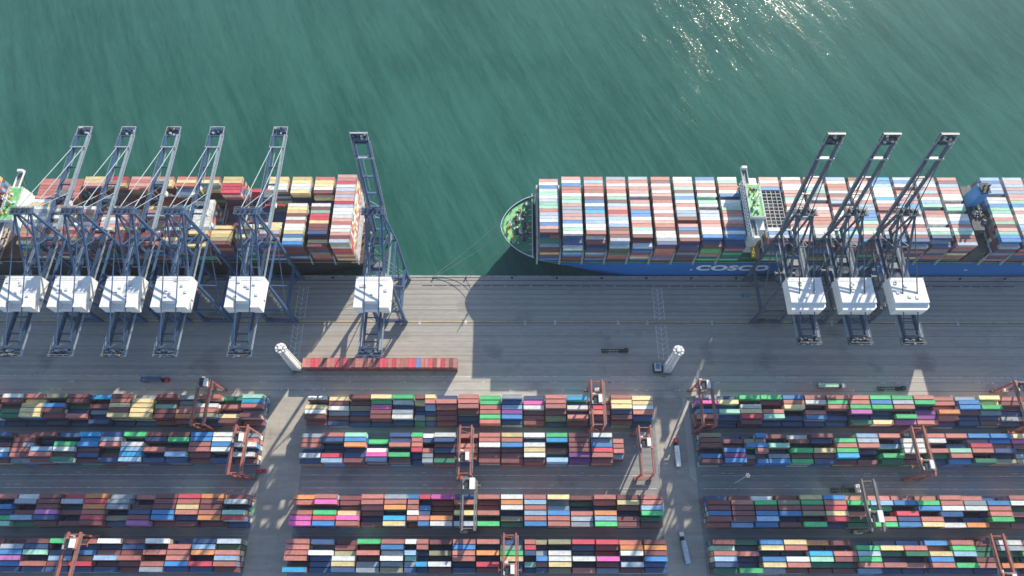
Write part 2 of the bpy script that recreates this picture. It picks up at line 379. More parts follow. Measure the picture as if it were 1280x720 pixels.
YARD_Y = [118.6, 95.6, 60.6, 36.8]       # seaward edge of each block row
PITCH_Y, PITCH_X, TIER = 2.88, 13.07, 2.6
YARD = {  # low navy and other dark boxes carry deep shade in their colour
 'M': (-123.5, 1, [
  "e4.0y4w4m4m2 y3m3w3e2m2n2 m5m3h3n2m2n1 y5g4k4m4m4n1 g5w4n3e4w4n2 m5y4n2n2e3d2/y5r5s4n2h2n2 n4r5r4m3m3m2 r5r5r5m4n2n1 g4g4r4r4g4r4 e5n4s4p4b4n3 n4k4w4m3m3m3 r5r5r5m4h3n1 c4n2w4n2r4m2 h3n1R4r4m3n2 r5y5y5n4m4m3 y4y4w4r4n3n1",
  "e4r4r4n2w4n3 r5n5n2n2R4s4 t5b5o5n3n4m4 .0g3n1w4k5n5 n5s4r5n2g5m4 g5r5r5R5n3n2/w4n4n1r4e4e4 w5n5m4n4m3d4 r4m2r4r4r3n1 r5r5w5m4m4m4 y5r5b5m4m4m4 w5n3w5y5w5m4 g5c5n2m4n2s5 m5m5m5m5p5p4 w5e4b5R5r5m4 .0r4r4r4s3.0/.0.0.0.0.0.0 .0.0.0.0.0.0",
  "o4r4.0r5k5k5 r5k5n1g5R5b5 m3m3m2y4k5r5 r5r5r4m3n2m3 e5r5o5n1c5y5 b5r5r5w5r5m2/R5n2b4n4r5b5 k5m3m2m2o5w5 n5r5m2y5n1l5 r5m3m3r5n1g5 w5o5w5n2h4d3 r5s5r5s5r5b5 y5e3e4b5r5r5 m4d2n1r4l4e4 r5r4n2o5s5g5 m5y5m4n2m4m4 r5r5s5g5d3m3",
  "r5r5r5r5m2c5 n4n1w5n3n3n3 m2m3h3w5y5n5 g5m2r5m3e4e4 r5b5e4w5e4h4 w5n1s5t4e4n4/r5r5n2n1c5n3 m4n1h4n1w5m3 r5b5r5r5n2n3 r5n2o5n2R5m3 n3e4g5y5n2n2 r5R5n5n2t4n2/h4n2e4b5r4n4 h5n1w5w5y5h3 R5n4n2w5n2r4 R5m4m2k5m4e3 r4o5w5n2l5m3 m5o5m5b5n4n4"]),
 'L': (-149.0, -1, [
  "t5c5r5e3m5m2 d3d2r4n2y4m4 r5n1w5r5h5n1 e4e3h3r4o4m3 m5m3t4m4m4m2 e4y5y5y5y5n1 m5r5y5m5y5n1 c4m2m4e3n2n3 m5m5d3n3r4n1 h5d2b5m5m4n2 r5y4y5y5y5n1 w5m5m3d4d4n1 m4n1r4d3w2n1 r4y4m3n2b4r3",
  "e4r4w5n2w5m3 w5w5b5w5n1n4 b5b5r5r5m4m3 m5g5n2m4s5n4 m5n5n2r5n2n4 g5n1w5s5c5s5 n5l5r5d2m3n4 c5c4b5m4n4m3 n4n1g5w5m4d5 m5n2n1s5r5m4 r3m4m4r4r4e3/m3m4e4r4m4e3 n5n2m4w4b4m3 m4n2b4w4r4n3",
  "m4w5n2t5R5n1 o5m5m5r5o5m3 R5r5y5r5n4m4 m5m5m5b5b5m3 r3n1m4n5m5v5 e4e5e5n2h4n3 o5R5o5r5R5m5 R4l5n3m4n2m4 m5m5m5v5n5m4 w4l5n1m4s5d3 r4n1b5n4g4t4 m4b4n2r4m4n3",
  "l5d4r5s5r5m4 n5s5o5n2R5n4 n1r5r5r5b5n4 w5n2r5m2r5e5 m4n4m4r5m4m3 w5n3m4s5m3n4 r4n3b4h3R5n4 g5n1n4s4m4n4 m5n5t5n2r5n4 m2l5b5v5b4n4 m4r4n3w4b4m3"]),
 'R': (110.2, 1, [
  "e5k5n2c5r5m3 n4y5n3t5n3n1 g5n1w5y5R5m4 g5m4n1r5t5n2 b5r5y5n1n3n2 r5w5n1r4b4n2 r5g5r5n2n3n2 r5r5g5v5n3d4 g5b5g5n3n3y4 g5l5r5n2g5v4 r5g5n2p4p4r4 r4r4r3o5r4n2 e4b5b5m4n3n3 y5y4g5e4n3m3 r4m4m3n3e3n2 m4r4b4n3y3m3",
  "h5m5m5n2b4m4 n2m4m3b5p5b5 n2h4b5n2e3m3/b5h4b5r5m3b4 m4n1t5n2e4b4 w3m4n2g5m4g4 m5n4n1y5m4n4 n1g5r5g5c5m3 s5l5r5n3n1m3 r5n1s4n1g5d4 n1w5w5w5m3m3 r5w5n1r5d4n3 r5n1n4t5r5b4 b5e4R5r5n1d5 b5b4m4n5n3h4 y5k4m4n3e4h4 r4m4g4n3w4m3",
  "n3m5m5b5m5r3 m3r5m5m5m5s3 w3g5m5b5s5b4 m4h5m5b5n2m4 y5g5m5h5n2g5 b5r5R5y5R5n2 r4g5n2r4d3d3 r4s5g4n1r5g5 r4b5n1R5n5b5 r4g5b5n1r5y5 r5r5w5s4n2w4 r4e5w5n1n3o4 n1b5r5r5g5m3 r5w5d3r4d2m3 m4g4r4n3b4m3",
  "m5t4r5s5n5d4 d4n3r4n2n2g5 b5y5n2b5y5l4 y5r5n2w5r5m3 o4n1c5t5d4m3 m4n1r5m5d3m3 n1g5l5g5r5s4 n2y5d4n3r5n2 b2r5d5n2r4n2 b4m3y5b5r5n3 r5g5s5n1g5n2 m3d3d3m4r4n2 w5e5d3n1o4n2 m4r4g4n3b4m3"])}
LOW = 'mmmrrnnbbhedsgwyrm'
ORD = ['', 'first', 'second', 'third', 'fourth', 'fifth', 'sixth', 'seventh', 'eighth', 'ninth', 'tenth', 'eleventh', 'twelfth', 'thirteenth', 'fourteenth',
       'fifteenth', 'sixteenth', 'seventeenth', 'eighteenth']
BLOCKN = {'L': 'left', 'M': 'middle', 'R': 'right'}
tops = []
def stack_at(x, y, L, c, h, info):
    for t in range(h - 1):
        cc = c if random.random() < .25 else random.choice(LOW)
        mass_low.append((x, y, t * TIER, L, cc))
    tops.append(dict(x=x, y=y, z=(h - 1) * TIER, L=L, c=c, h=h, **info))
mass_low = []
for key, (xs, sgn, rows) in YARD.items():
    for bi, row in enumerate(rows):
        for k, bay in enumerate(row.split()):
            halves = bay.split('/')
            for r in range(6):
                y = YARD_Y[bi] - r * PITCH_Y - 2.44
                for hi, hf in enumerate(halves):
                    c, h = hf[2 * r], int(hf[2 * r + 1])
                    if not h: continue
                    L = 6.06 if len(halves) > 1 else 12.19
                    x = xs + k * PITCH_X + (hi * 6.35) if sgn > 0 else xs - (k + 1) * PITCH_X + (PITCH_X - 12.19) + (hi * 6.35)
                    stack_at(x, y, L, c, h, dict(block=key, bi=bi, row=r, bay=k + .5 * hi))
tops[0]['tank'] = True
# short twenty-foot stacks stand on the right half of bay fifteen in the second middle block row: nothing more there
def score(t):
    if not in_frame(t['x'] + t['L'] / 2, t['y'] + 1.2, t['z'] + 2.6): return 1e9
    return -t['y'] * 0 + (t['y'] - (t['h'] - 3) * 4 + (25 if t['L'] < 7 else 0))
lines = {}
for t in tops: lines.setdefault((t['block'], t['bi'], t['row']), []).append(t)
for v in lines.values():
    v.sort(key=lambda t: t['bay'])
    for i, t in enumerate(v): t['ord'] = i + 1
order = sorted(tops, key=score)
MAXC = 296
chosen = set(id(t) for t in order[:MAXC])
def make_container(x, y, z, L, c, label, group=None, rz=0):
    o = bpy.data.objects.new('shipping_container', ME40 if L > 7 else ME20); COL.objects.link(o)
    o.location = (x + random.uniform(-.06, .06), y + random.uniform(-.05, .05), z); o.rotation_euler = (0, 0, rz)
    o.material_slots[0].link = 'OBJECT'; o.material_slots[0].material = CMAT[c]
    o['tint'] = random.random()
    return tag(o, label, 'container', group)
WHICH = ['seaward', 'second', 'third', 'nearest']
for t in tops:
    if t.get('tank'): continue
    if id(t) in chosen:
        end = 'right' if t['block'] == 'L' else 'left'
        n = t['ord']
        pos = (f"{ORD[n]} from its {end} end" if n > 1 else f"at its {end} end")
        wb = {0: 'farthest', 1: 'second', 2: 'second nearest', 3: 'nearest'}[t['bi']]
        ln = {0: 'seaward line', 1: 'second line from sea', 2: 'third line from sea', 3: 'fourth line from sea', 4: 'fifth line from sea', 5: 'landward line'}[t['row']]
        lab = f"{CNAME[t['c']]} container {pos}, {ln}, {wb} {BLOCKN[t['block']]} block"
        make_container(t['x'], t['y'], t['z'], t['L'], t['c'], lab, 'containers stacked in the yard blocks')
    else:
        mass.add(t['x'], t['y'], t['z'], t['L'], t['c'], True)
for x, y, z, L, c in mass_low: mass.add(x, y, z, L, c, False)

# two white-grey tank containers at the seaward left corner of the farthest middle block
for i in range(2):
    tk = thing('tank_container', ('left' if i == 0 else 'right') + ' one of two grey tank containers on the corner of the middle block', 'tank container', (-123.4 + i * 6.3, YARD_Y[0] - 2.44, 3 * TIER), 0, 'tank containers')
    f = MB()
    for xx in (0, 5.9):
        for yy in (0, 2.28): f.box(xx, xx + .16, yy, yy + .16, 0, 2.58)
        f.box(xx, xx + .16, .16, 2.28, 2.42, 2.56); f.box(xx, xx + .16, .16, 2.28, 0, .16)
    for yy in (0, 2.3): f.box(.16, 5.9, yy, yy + .14, 0, .16)
    f.build('frame', M_STEEL, tk)
    g = MB(); n = 14
    xs = [(.25, .5), (.45, .9), (.8, 1.1), (5.2, 1.1), (5.6, .9), (5.8, .5)]
    for (xa, ra), (xb, rb) in zip(xs[:-1], xs[1:]): g.tube((xa, 1.22, 1.3), (xb, 1.22, 1.3), ra, n, 0, rb)
    g.build('tank', M_LWHITE, tk)
    MB().tube((3, 1.22, 2.3), (3, 1.22, 2.52), .35, 10).build('manhole', M_DARK, tk)
    for t in range(3): mass.add(-123.4 + i * 6.3, YARD_Y[0] - 2.44, t * TIER, 6.06, random.choice('nem'), False)

# long single row of red containers parked end-on on the apron
x = -130; k = 0
REDS = "rrRRrmrrRmRrmrrmrrmRRrRrrrRRbrrRmrRrmrRrm"
while k < 38:
    for t in range(3): mass.add(x, 137.4, t * TIER, 6.06, REDS[k] if t == 2 else 'm', True, True)
    x += 2.53; k += 1

# ------------------------------------------------------------------ ships
def lerp_tab(tab, x):
    if x <= tab[0][0]: return tab[0][1]
    for (a, p), (b_, q) in zip(tab[:-1], tab[1:]):
        if x <= b_: return p + (q - p) * (x - a) / (b_ - a)
    return tab[-1][1]
def ship_hull(root, LOA, HB, zd, zf, fc, m_up, m_deck, m_fc):
    """bow at local x=0 pointing to -x, centre line on y=0"""
    dk = [(0, .2), (.8, 4), (2, 7), (4, 10.6), (7, 14.4), (11, 18), (16, 21.2), (22, 23.6), (30, 25), (42, HB)]
    wl = [(0, .15), (6, 2), (14, 5.2), (24, 9), (36, 13.5), (50, 18), (65, 22), (82, 25), (96, HB), (LOA - 60, HB), (LOA - 25, HB * .88), (LOA, HB * .62)]
    st = [0, .8, 2, 4, 7, 11, 16, fc - .3, fc + .3, 26, 30, 36, 42, 50, 60, 72, 84, 96, 130, 180, 240, LOA - 60, LOA - 40, LOA - 25, LOA - 12, LOA]
    ring = []
    for s in st:
        zz = zf if s < fc else zd
        rk = 7.5 * max(0, 1 - s / 45.)
        d, wv = lerp_tab(dk, s), lerp_tab(wl, s)
        mid = wv + (d - wv) * .55
        zb = 5.0
        ring.append([(s, d, zz), (s + rk * .45, min(d, mid), zb), (s + rk, wv, WZ - .3), (s + rk, wv * .9, WZ - 9)])
    h = MB(); n = len(st)
    for sg in (1, -1):
        for i in range(n - 1):
            for j in range(3):
                q = [ring[i][j], ring[i][j + 1], ring[i + 1][j + 1], ring[i + 1][j]]
                q = [(x, y * sg, z) for x, y, z in q]
                h.quad(q if sg > 0 else q[::-1], 1 if j == 2 else 0)
    e = ring[-1]
    for j in range(3):
        h.quad([(e[j][0], e[j][1], e[j][2]), (e[j][0], -e[j][1], e[j][2]), (e[j + 1][0], -e[j + 1][1], e[j + 1][2]), (e[j + 1][0], e[j + 1][1], e[j + 1][2])][::-1], 0)
    i = st.index(fc - .3)
    h.quad([(ring[i][0][0], ring[i][0][1], zf), (ring[i][0][0], -ring[i][0][1], zf), (ring[i + 1][0][0], -ring[i + 1][0][1], zd), (ring[i + 1][0][0], ring[i + 1][0][1], zd)], 0)
    hull = h.build('hull', [m_up, M_BOOT], root)
    for p in hull.data.polygons: p.use_smooth = False
    f = MB()
    for k in range(i):
        a, c = ring[k][0], ring[k + 1][0]
        f.quad([(a[0], -a[1] + .25, zf - 1.1), (c[0], -c[1] + .25, zf - 1.1), (c[0], c[1] - .25, zf - 1.1), (a[0], a[1] - .25, zf - 1.1)])
    f.build('forecastle_deck', m_fc, root)
    f = MB()
    for k in range(i + 1, n - 1):
        a, c = ring[k][0], ring[k + 1][0]
        f.quad([(a[0], -a[1], zd - .02), (c[0], -c[1], zd - .02), (c[0], c[1], zd - .02), (a[0], a[1], zd - .02)])
    f.build('main_deck', m_deck, root)
    bw = MB()
    for sg in (1, -1):
        for k in range(i):
            a, c = ring[k][0], ring[k + 1][0]
            bw.beam((a[0], a[1] * sg, zf + .1), (c[0], c[1] * sg, zf + .1), .34, .4)
    bw.build('bulwark_rail', M_LWHITE, root)
    rl = MB()
    for sg in (1, -1):
        pts = [(s, sg * (lerp_tab(dk, s) - .3), zd) for s in (fc + 2, 30, 36, 42)] + [(s, sg * (HB - .3), zd) for s in range(56, int(LOA), 14)]
        rl.rail(pts, 1.1, 0, .12)
    rl.build('deck_rail', M_LWHITE, root)

def lashing_mesh(B, z0, z1):
    g = MB()
    for y in np.linspace(-B / 2, B / 2, 11):
        g.beam((0, y, z0), (0, y, z1), .35, .5)
        g.beam((0, y, z0), (1.1, y, z0), .3, .3)
    for z in (z0 + 3, z0 + 6, z1):
        g.box(-.15, 1.0, -B / 2, B / 2, z - .12, z)
    for s in (-1, 1):
        g.beam((0, s * B / 2, z0 + 6), (0, s * (B / 2 + 1.1), z0), .45, .45)
        g.beam((.6, s * (B / 2 - .3), z1), (.6, s * (B / 2 + 1.2), z0), .35, .35)
    return g.mesh('lashing_bridge', M_LASH)

def deck_crane_bits(seed, root, x0, x1, yw, z, mats):
    rnd = random.Random(seed)
    for k in range(26):
        x = rnd.uniform(x0, x1); y = rnd.uniform(-yw, yw) * min(1, (x - x0 + 5) / 18.)
        r = rnd.uniform(.35, .8)
        if k % 3 == 0: MB().tube((x, y, z), (x, y, z + rnd.uniform(.8, 1.6)), r, 10).build('vent', rnd.choice(mats), root)
        elif k % 3 == 1: MB().box(x - 1, x + 1, y - .6, y + .6, z, z + rnd.uniform(.6, 1.5)).build('deck_locker', rnd.choice(mats), root)
        else: MB().tube((x, y - 1.2, z + .8), (x, y + 1.2, z + .8), .7, 10).build('rope_drum', rnd.choice(mats), root)

SHIPC = 'rrqqqqqwwwwwwwbsttllmcsrwq'
def ship_row_colors(s, rnd):
    s = [('q' if ch == 'r' and rnd.random() < .55 else 's' if ch == 'b' and rnd.random() < .4 else ch) for ch in s]
    while len(s) < 20: s.append(rnd.choice(SHIPC if len(s) < 16 else 'mnbrlwm'))
    return s[:20]
def load_bay(X, Yc, base, cols, hs, nrows=20, pitch=2.52, short=(), low=LOW + 'mmrrnn'):
    """one bay of deck cargo; hs = tiers per row, sea side first"""
    for r in range(nrows):
        y = Yc + nrows * pitch / 2 - (r + 1) * pitch
        for t in range(hs[r]):
            top = t == hs[r] - 1
            nb = [hs[q] if 0 <= q < nrows else 0 for q in (r - 1, r + 1)]
            edge = t >= min(nb)
            c = cols[r] if top else random.choice(low)
            if r in short:
                mass.add(X, y, base + t * 2.62, 6.06, c, top); mass.add(X + 6.13, y, base + t * 2.62, 6.06, random.choice('nbtmrw'), top)
            else: mass.add(X, y, base + t * 2.62, 12.19, c, top or edge)

# --- right ship: blue hull
SX, SYC = -7.5, 231.0
rs = thing('container_ship', 'blue-hulled container ship with green foredeck, berthed bow towards the left, on the right', 'container ship', (SX, SYC, 0), 0, 'container ships at the quay')
ship_hull(rs, 402, 25.5, 17.0, 21.0, 22, M_HULLB, M_DECKG, M_DECKG)
g = MB()
g.box(20.6, 21.0, -23.4, 23.4, 19.9, 24.2)                                         # breakwater
for k in range(11): g.beam((20.5, -22 + 4.4 * k, 20), (18.4, -22 + 4.4 * k, 20), .25, .4)
g.build('breakwater', M_LWHITE, rs)
g = MB()
pts = [(1.6, 0), (2.6, 5.5), (5, 10.5), (8.5, 14.3), (13, 18), (18, 20.8), (17, 16), (15.5, 11), (14, 6), (13.5, 2), (14, -3), (11.5, -8), (9, -13), (6.2, -12), (3, -6.5)]
g.prism(pts[::-1], 19.9, 20.0); g.build('painted_walkway', M_DECKL, rs)
for y in (5, -4.5):
    w_ = MB(); w_.box(9, 12.5, y - 1.6, y + 1.6, 20, 20.5, 2)
    w_.tube((10.7, y - 2.2, 21.4), (10.7, y + 2.2, 21.4), 1.15, 14, 1); w_.tube((10.7, y + 2.4, 21.4), (10.7, y + 3.4, 21.4), .75, 12, 0); w_.box(12, 13.2, y - 1, y + 1, 20, 22, 0)
    w_.build('windlass', [M_LWHITE, M_DARK, M_STEEL], rs)
for x, y in ((15, 9), (15.5, -9), (15.8, 0)):
    w_ = MB(); w_.box(x - 1.5, x + 1.5, y - 1.2, y + 1.2, 20, 20.4, 2); w_.tube((x, y - 2, 21.2), (x, y + 2, 21.2), 1, 12, 1); w_.box(x + .9, x + 1.9, y + .5, y + 1.8, 20, 21.6, 2)
    w_.build('mooring_winch', [M_LWHITE, M_DARK, M_STEEL], rs)
deck_crane_bits(3, rs, 3.5, 18, 18, 20, [M_LWHITE, M_DARK, M_STEEL, M_YEL])
g = MB(); g.tube((6.2, 0, 20), (6.2, 0, 31), .55, 10, 0, .25); g.beam((6.2, -2.2, 28), (6.2, 2.2, 28), .25, .25); g.box(5.6, 6.8, -.8, .8, 25.4, 25.6)
g.build('foremast', M_LWHITE, rs)
for y in (11.8, -11.8):
    MB().tube((5.5, y, 20), (5.5, y, 21.2), .35, 10).tube((6.9, y, 20), (6.9, y, 21.2), .35, 10).build('mooring_bitt', M_DARK, rs)
base = 20.3
bays = [17.5 + 14.45 * i for i in range(9)] + [160 + 14.45 * i for i in range(9)] + [303.5, 318, 332.5, 347, 361.5, 376]
MB().box(24, 392, -22.5, 22.5, 17.0, 19.9).build('hatch_coaming', M_DECKG, rs)
lm = lashing_mesh(50.4, 17, 31.5)
for X in bays:
    lo = bpy.data.objects.new('lashing_bridge', lm); COL.objects.link(lo); lo.parent = rs; lo.location = (X - SX - 1.75, 0, 0)
RB = ["rwbwtwlttrllwbrmndlm", "rwbrrwttrelrrbwtwnnw", "rbrrrwmbwbcrlbwwrwmn", "lrwrrwtmbrRrbwbmrmll", "lrwrrwbrwrbbwrrtwmml",
      "rmwrwrmrwrwrwrrmwwln", "wwrtmbbwrwblmrrbmwmn", "blrwmwttwrllwrrwwbnm", "wtrrwbrwwtrrwrrbwbnn",
      "rwrb", "wrwwrrtwrwrbwrrwwbmn"]  # dark letters at the quay end paint in the shaded side faces
rnd = random.Random(11)
for i, X in enumerate(bays):
    cols = ship_row_colors(RB[i] if i < len(RB) else '', rnd)
    if i >= 11: cols = [rnd.choice(SHIPC) for _ in range(17)] + [rnd.choice('mnbl') for _ in range(3)]
    ht = 8
    hs = [ht] * 20
    if i == 0: hs = [7] * 16 + [6, 6, 5, 5]
    elif i < 4: hs[17:] = rnd.choice(([8, 7, 7], [8, 8, 7], [7, 7, 6]))
    elif i != 12: hs[16:] = rnd.choice(([8, 8, 7, 7], [8, 8, 8, 7], [8, 8, 8, 8], [8, 8, 8, 7]))
    if i == 9: hs = [8, 8, 8, 8] + [3] * 11 + [8, 8, 8, 7, 6]
    for _ in range(rnd.choice((0, 1, 1, 2))):
        if i > 3 and i != 9: q = rnd.randrange(3, 15); hs[q] = 7
    load_bay(X, SYC, base, cols, hs, short=(16,) if i == 0 else ())
# open cell guide rack beside the bridge
g = MB()
X0 = bays[9] - SX
for k in range(12):
    y = 25.2 - 10.1 - k * 2.52
    g.beam((X0, y, 40.5), (X0 + 12.2, y, 40.5), .35, .35)
    for xx in (X0 + .1, X0 + 4.1, X0 + 8.1, X0 + 12.1): g.beam((xx, y, 28), (xx, y, 40.5), .25, .25)
for xx in (X0 + .1, X0 + 3.1, X0 + 6.1, X0 + 9.1, X0 + 12.1): g.beam((xx, 15.1, 40.7), (xx, 15.1 - 27.7, 40.7), .35, .3)
g.build('cell_guide_rack', M_LASH, rs)

def bridge(root, x0, hl, top, m_roof, seed):
    """navigation bridge tower with wings over the full beam"""
    hs_ = MB(); hs_.box(x0, x0 + 8.2, -hl, hl, 17, top - 3.2)
    for z in range(21, int(top - 5), 3): hs_.box(x0 - .25, x0 + 8.45, -hl - .4, hl + .4, z - .15, z + .1)
    hs = hs_.build('accommodation_block', M_PALE, root)
    wn = MB()
    for z in range(22, int(top - 5), 3):
        for y in np.arange(2 - hl, hl - 1.5, 2.4):
            wn.box(x0 - .06, x0 + .05, y - .5, y + .5, z, z + 1.1)
    wn.build('window', M_GLASS, hs)
    wh_ = MB()
    wh_.prism([(x0 - .6, -12), (x0 + 8.4, -12), (x0 + 8.4, 12), (x0 - .6, 12)], top - 3.2, top)
    for s in (-1, 1):
        p = [(x0 - .6, s * 12), (x0 + 2.9, s * 12), (x0 + 2.9, s * 26.6), (x0 - .6, s * 26.6)]
        wh_.prism(p if s > 0 else p[::-1], top - 3.2, top - 2.9, 1)
        for a, c in ((p[0], p[3]), (p[3], p[2]), (p[2], p[1])):
            wh_.beam((a[0], a[1], top - 2.3), (c[0], c[1], top - 2.3), .22, 1.2)
        wh_.box(x0 - .5, x0 + 2.8, s * 25.6 - .8, s * 25.6 + .8, top - 2.9, top - .2)
        for k in range(4): wh_.beam((x0 + 1.5, s * 19, top - 9), (x0 + 1.5, s * 24.5, top - 3.3), .5, .5)
    wh = wh_.build('bridge_deck', [M_PALE, M_STEEL], root)
    wn = MB(); wn.box(x0 - .66, x0 - .55, -11.6, 11.6, top - 2.0, top - .9); wn.build('window_band', M_GLASS, wh)
    MB().prism([(x0 - .3, -11.7), (x0 + 8.1, -11.7), (x0 + 8.1, 11.7), (x0 - .3, 11.7)], top + .004, top + .09).build('roof_deck', m_roof, root)
    g = MB(); rn = random.Random(seed)
    for k in range(22):
        x = rn.uniform(x0 + .6, x0 + 6.2); y = rn.uniform(-10, 10)
        if k % 2: g.box(x - .5, x + .5, y - .7, y + .7, top + .09, top + rn.uniform(.5, 1.3), rn.choice((0, 2, 3)))
        else: g.tube((x, y, top + .09), (x, y, top + rn.uniform(.6, 2.)), .4, 8, rn.choice((0, 1, 3)))
    g.rail([(x0 - .5, -11.9, top), (x0 + 8.3, -11.9, top), (x0 + 8.3, 11.9, top), (x0 - .5, 11.9, top), (x0 - .5, -11.9, top)], 1.1, 0, .12)
    g.build('roof_fittings', [M_WHITE, M_DARK, M_STEEL, M_YEL], root)
    m = MB(); m.tube((x0 + 4, 0, top), (x0 + 4, 0, top + 9), .6, 8, 0, .3); m.beam((x0 + 4, -3.5, top + 5), (x0 + 4, 3.5, top + 5), .35, .35); m.beam((x0 + 4, -2, top + 7.5), (x0 + 4, 2, top + 7.5), .3, .3)
    m.beam((x0 + 2.6, 0, top + 6.2), (x0 + 5.4, 0, top + 6.2), .4, .2); m.build('radar_mast', M_WHITE, root)
    for s in (-1, 1):
        lb = MB(); xs = [(x0 + 8.5 + .0, 0.3), (x0 + 9, 1.0)]
        lb.box(x0 + 6.2, x0 + 8.6, s * 22 - 4, s * 22 + 4, 26, 28); lb.build('lifeboat', M_YEL, root)
bridge(rs, 146.5 - SX, 19, 52, M_DECKL, 5)
# engine casing and funnel
g = MB(); g.box(291 - SX, 301.5 - SX, -24, 24, 17, 30); g.box(291.8 - SX, 299 - SX, -12, 21, 30, 37); g.build('engine_casing', M_CASE, rs)
g = MB(); g.prism([(291.6 - SX, 5), (297.5 - SX, 5), (298.8 - SX, 7), (298.8 - SX, 11), (297.5 - SX, 13), (291.6 - SX, 13)], 37, 52); fn = g.build('funnel', M_FUN, rs)
g = MB()
for k in range(4): g.tube((292.8 - SX + 1.5 * k, 7.4 + (k % 2) * 2.6, 53), (292.8 - SX + 1.5 * k, 7.4 + (k % 2) * 2.6, 55.2), .6, 10)
g.box(291.8 - SX, 297.6 - SX, 5.3, 12.7, 53, 53.3); g.build('exhaust_pipes', M_DARK, fn)
deck_crane_bits(9, rs, 293 - SX, 300 - SX, 11, 37, [M_STEEL, M_DARK, M_LASH])
# lettering
def text_mesh(body, name, size, m, ext=.04, offset=.03, sx=1.0, space=1.0):
    cu = bpy.data.curves.new(name, 'FONT'); cu.body = body; cu.size = size; cu.extrude = ext; cu.offset = offset; cu.space_character = space
    to = bpy.data.objects.new(name, cu); COL.objects.link(to)
    dg = bpy.context.evaluated_depsgraph_get(); me = bpy.data.meshes.new_from_object(to.evaluated_get(dg)); me.name = name
    bpy.data.objects.remove(to)
    me.transform(Matrix.Diagonal((sx, 1, 1, 1))); me.materials.clear(); me.materials.append(m); return me
for body, x in (('COSCO', 121.2), ('SHIPPING', 182)):
    me = text_mesh(body, 'hull_lettering', 9.6, M_WHITE, .05, .42, 1.36, 1.08)
    o = bpy.data.objects.new('hull_lettering', me); COL.objects.link(o); o.parent = rs
    o.location = (x - SX, -25.62, 7.4); o.rotation_euler = (R(90), 0, 0)
g = MB(); g.box(117.9 - SX, 119 - SX, -25.6, -25.52, 7.0, 8.8); g.box(299 - SX, 301 - SX, -25.6, -25.52, 7.5, 8.6); g.build('hull_mark', M_WHITE, rs)

# --- left ship: dark hull, stern towards the gap; its local x runs from bow (left) to stern (right)
LX = -97 - 368
ls = thing('container_ship', 'dark-hulled, partly unloaded container ship on the left, stern towards the gap', 'container ship', (LX, 231, 0), 0, 'container ships at the quay')
ship_hull(ls, 368, 25.4, 16.0, 20.0, 22, M_HULLK, M_DECKB, M_DECKG)
MB().box(24, 362, -22.5, 22.5, 16.0, 18.7).build('hatch_coaming', M_DECKB, ls)
lbays = [-112.6 - 14.95 * i for i in range(14)] + [-345, -359.5]
LB = [("qqRwlqlqRlwwwqrwwqml", [9] * 20), ("ryywmyyn" + "wmtRRymmnmym", [8, 8, 8, 8, 8, 7, 2, 2, 8, 8, 8, 8, 8, 8, 8, 8, 8, 7, 7, 7]),
      ("yywwyynn" + "wyymwrwwyblb", [8, 8, 8, 8, 8, 2, 2, 2, 8, 8, 8, 8, 8, 8, 8, 8, 8, 8, 8, 8]),
      ("yywwyhnnnnnnnywylmyb", [8, 8, 8, 8, 3, 1, 1, 1, 1, 1, 1, 1, 2, 7, 7, 8, 8, 8, 8, 7]),
      ("dRRnmnnmnmnwywymhyhm", [3, 4, 3, 2, 1, 1, 1, 1, 2, 2, 1, 1, 4, 6, 7, 7, 8, 8, 7, 7]),
      ("yyRRRmnmnmmmnnymyyhm", [8, 8, 8, 8, 8, 2, 1, 1, 1, 1, 2, 1, 1, 1, 7, 7, 8, 8, 8, 8]),
      ("ryyhmnnwwwwwwwweymhy", [8, 8, 6, 2, 2, 1, 1, 8, 8, 8, 8, 8, 8, 8, 8, 8, 8, 7, 7, 7]),
      ("ryrswmnnlwlwrrmwymyh", [8, 8, 8, 7, 7, 1, 1, 2, 7, 7, 8, 8, 8, 8, 8, 8, 7, 8, 8, 8])]
rnd = random.Random(23)
lm2 = lashing_mesh(50.4, 16, 26)
for i, X in enumerate(lbays):
    lo = bpy.data.objects.new('lashing_bridge', lm2); COL.objects.link(lo); lo.parent = ls; lo.location = (X + 12.85 - LX, 0, 0)
    if i < len(LB): c, h = LB[i]
    else:
        c = ''.join(rnd.choice('yyqRrr') if k < 4 else rnd.choice('wwqyrmle' if k < 16 else 'myhrm') for k in range(20))
        h = [8] * rnd.choice((3, 4, 5)); h += [rnd.choice((1, 1, 2))] * rnd.choice((3, 5, 6))
        while len(h) < 20:
            q = rnd.choice((6, 7, 8, 8)); h += [q] * rnd.choice((2, 3, 4))
        h = h[:16] + [rnd.choice((7, 8, 8)) for _ in range(4)]
        if i in (12, 13):
            c = 'rrrrrr' + c[6:]; h[:6] = [7] * 6
    load_bay(X, 231, 19.6, c, h, low=('wwyrrlwrRr' if i == 0 else LOW + 'mmrrnn'))
bridge(ls, -317.5 - LX, 12.5, 47, M_DECKL, 8)
# stern mooring deck and doors showing on the end stack
deck_crane_bits(15, ls, 362, 367, 20, 16, [M_LWHITE, M_DARK, M_STEEL, M_YEL])

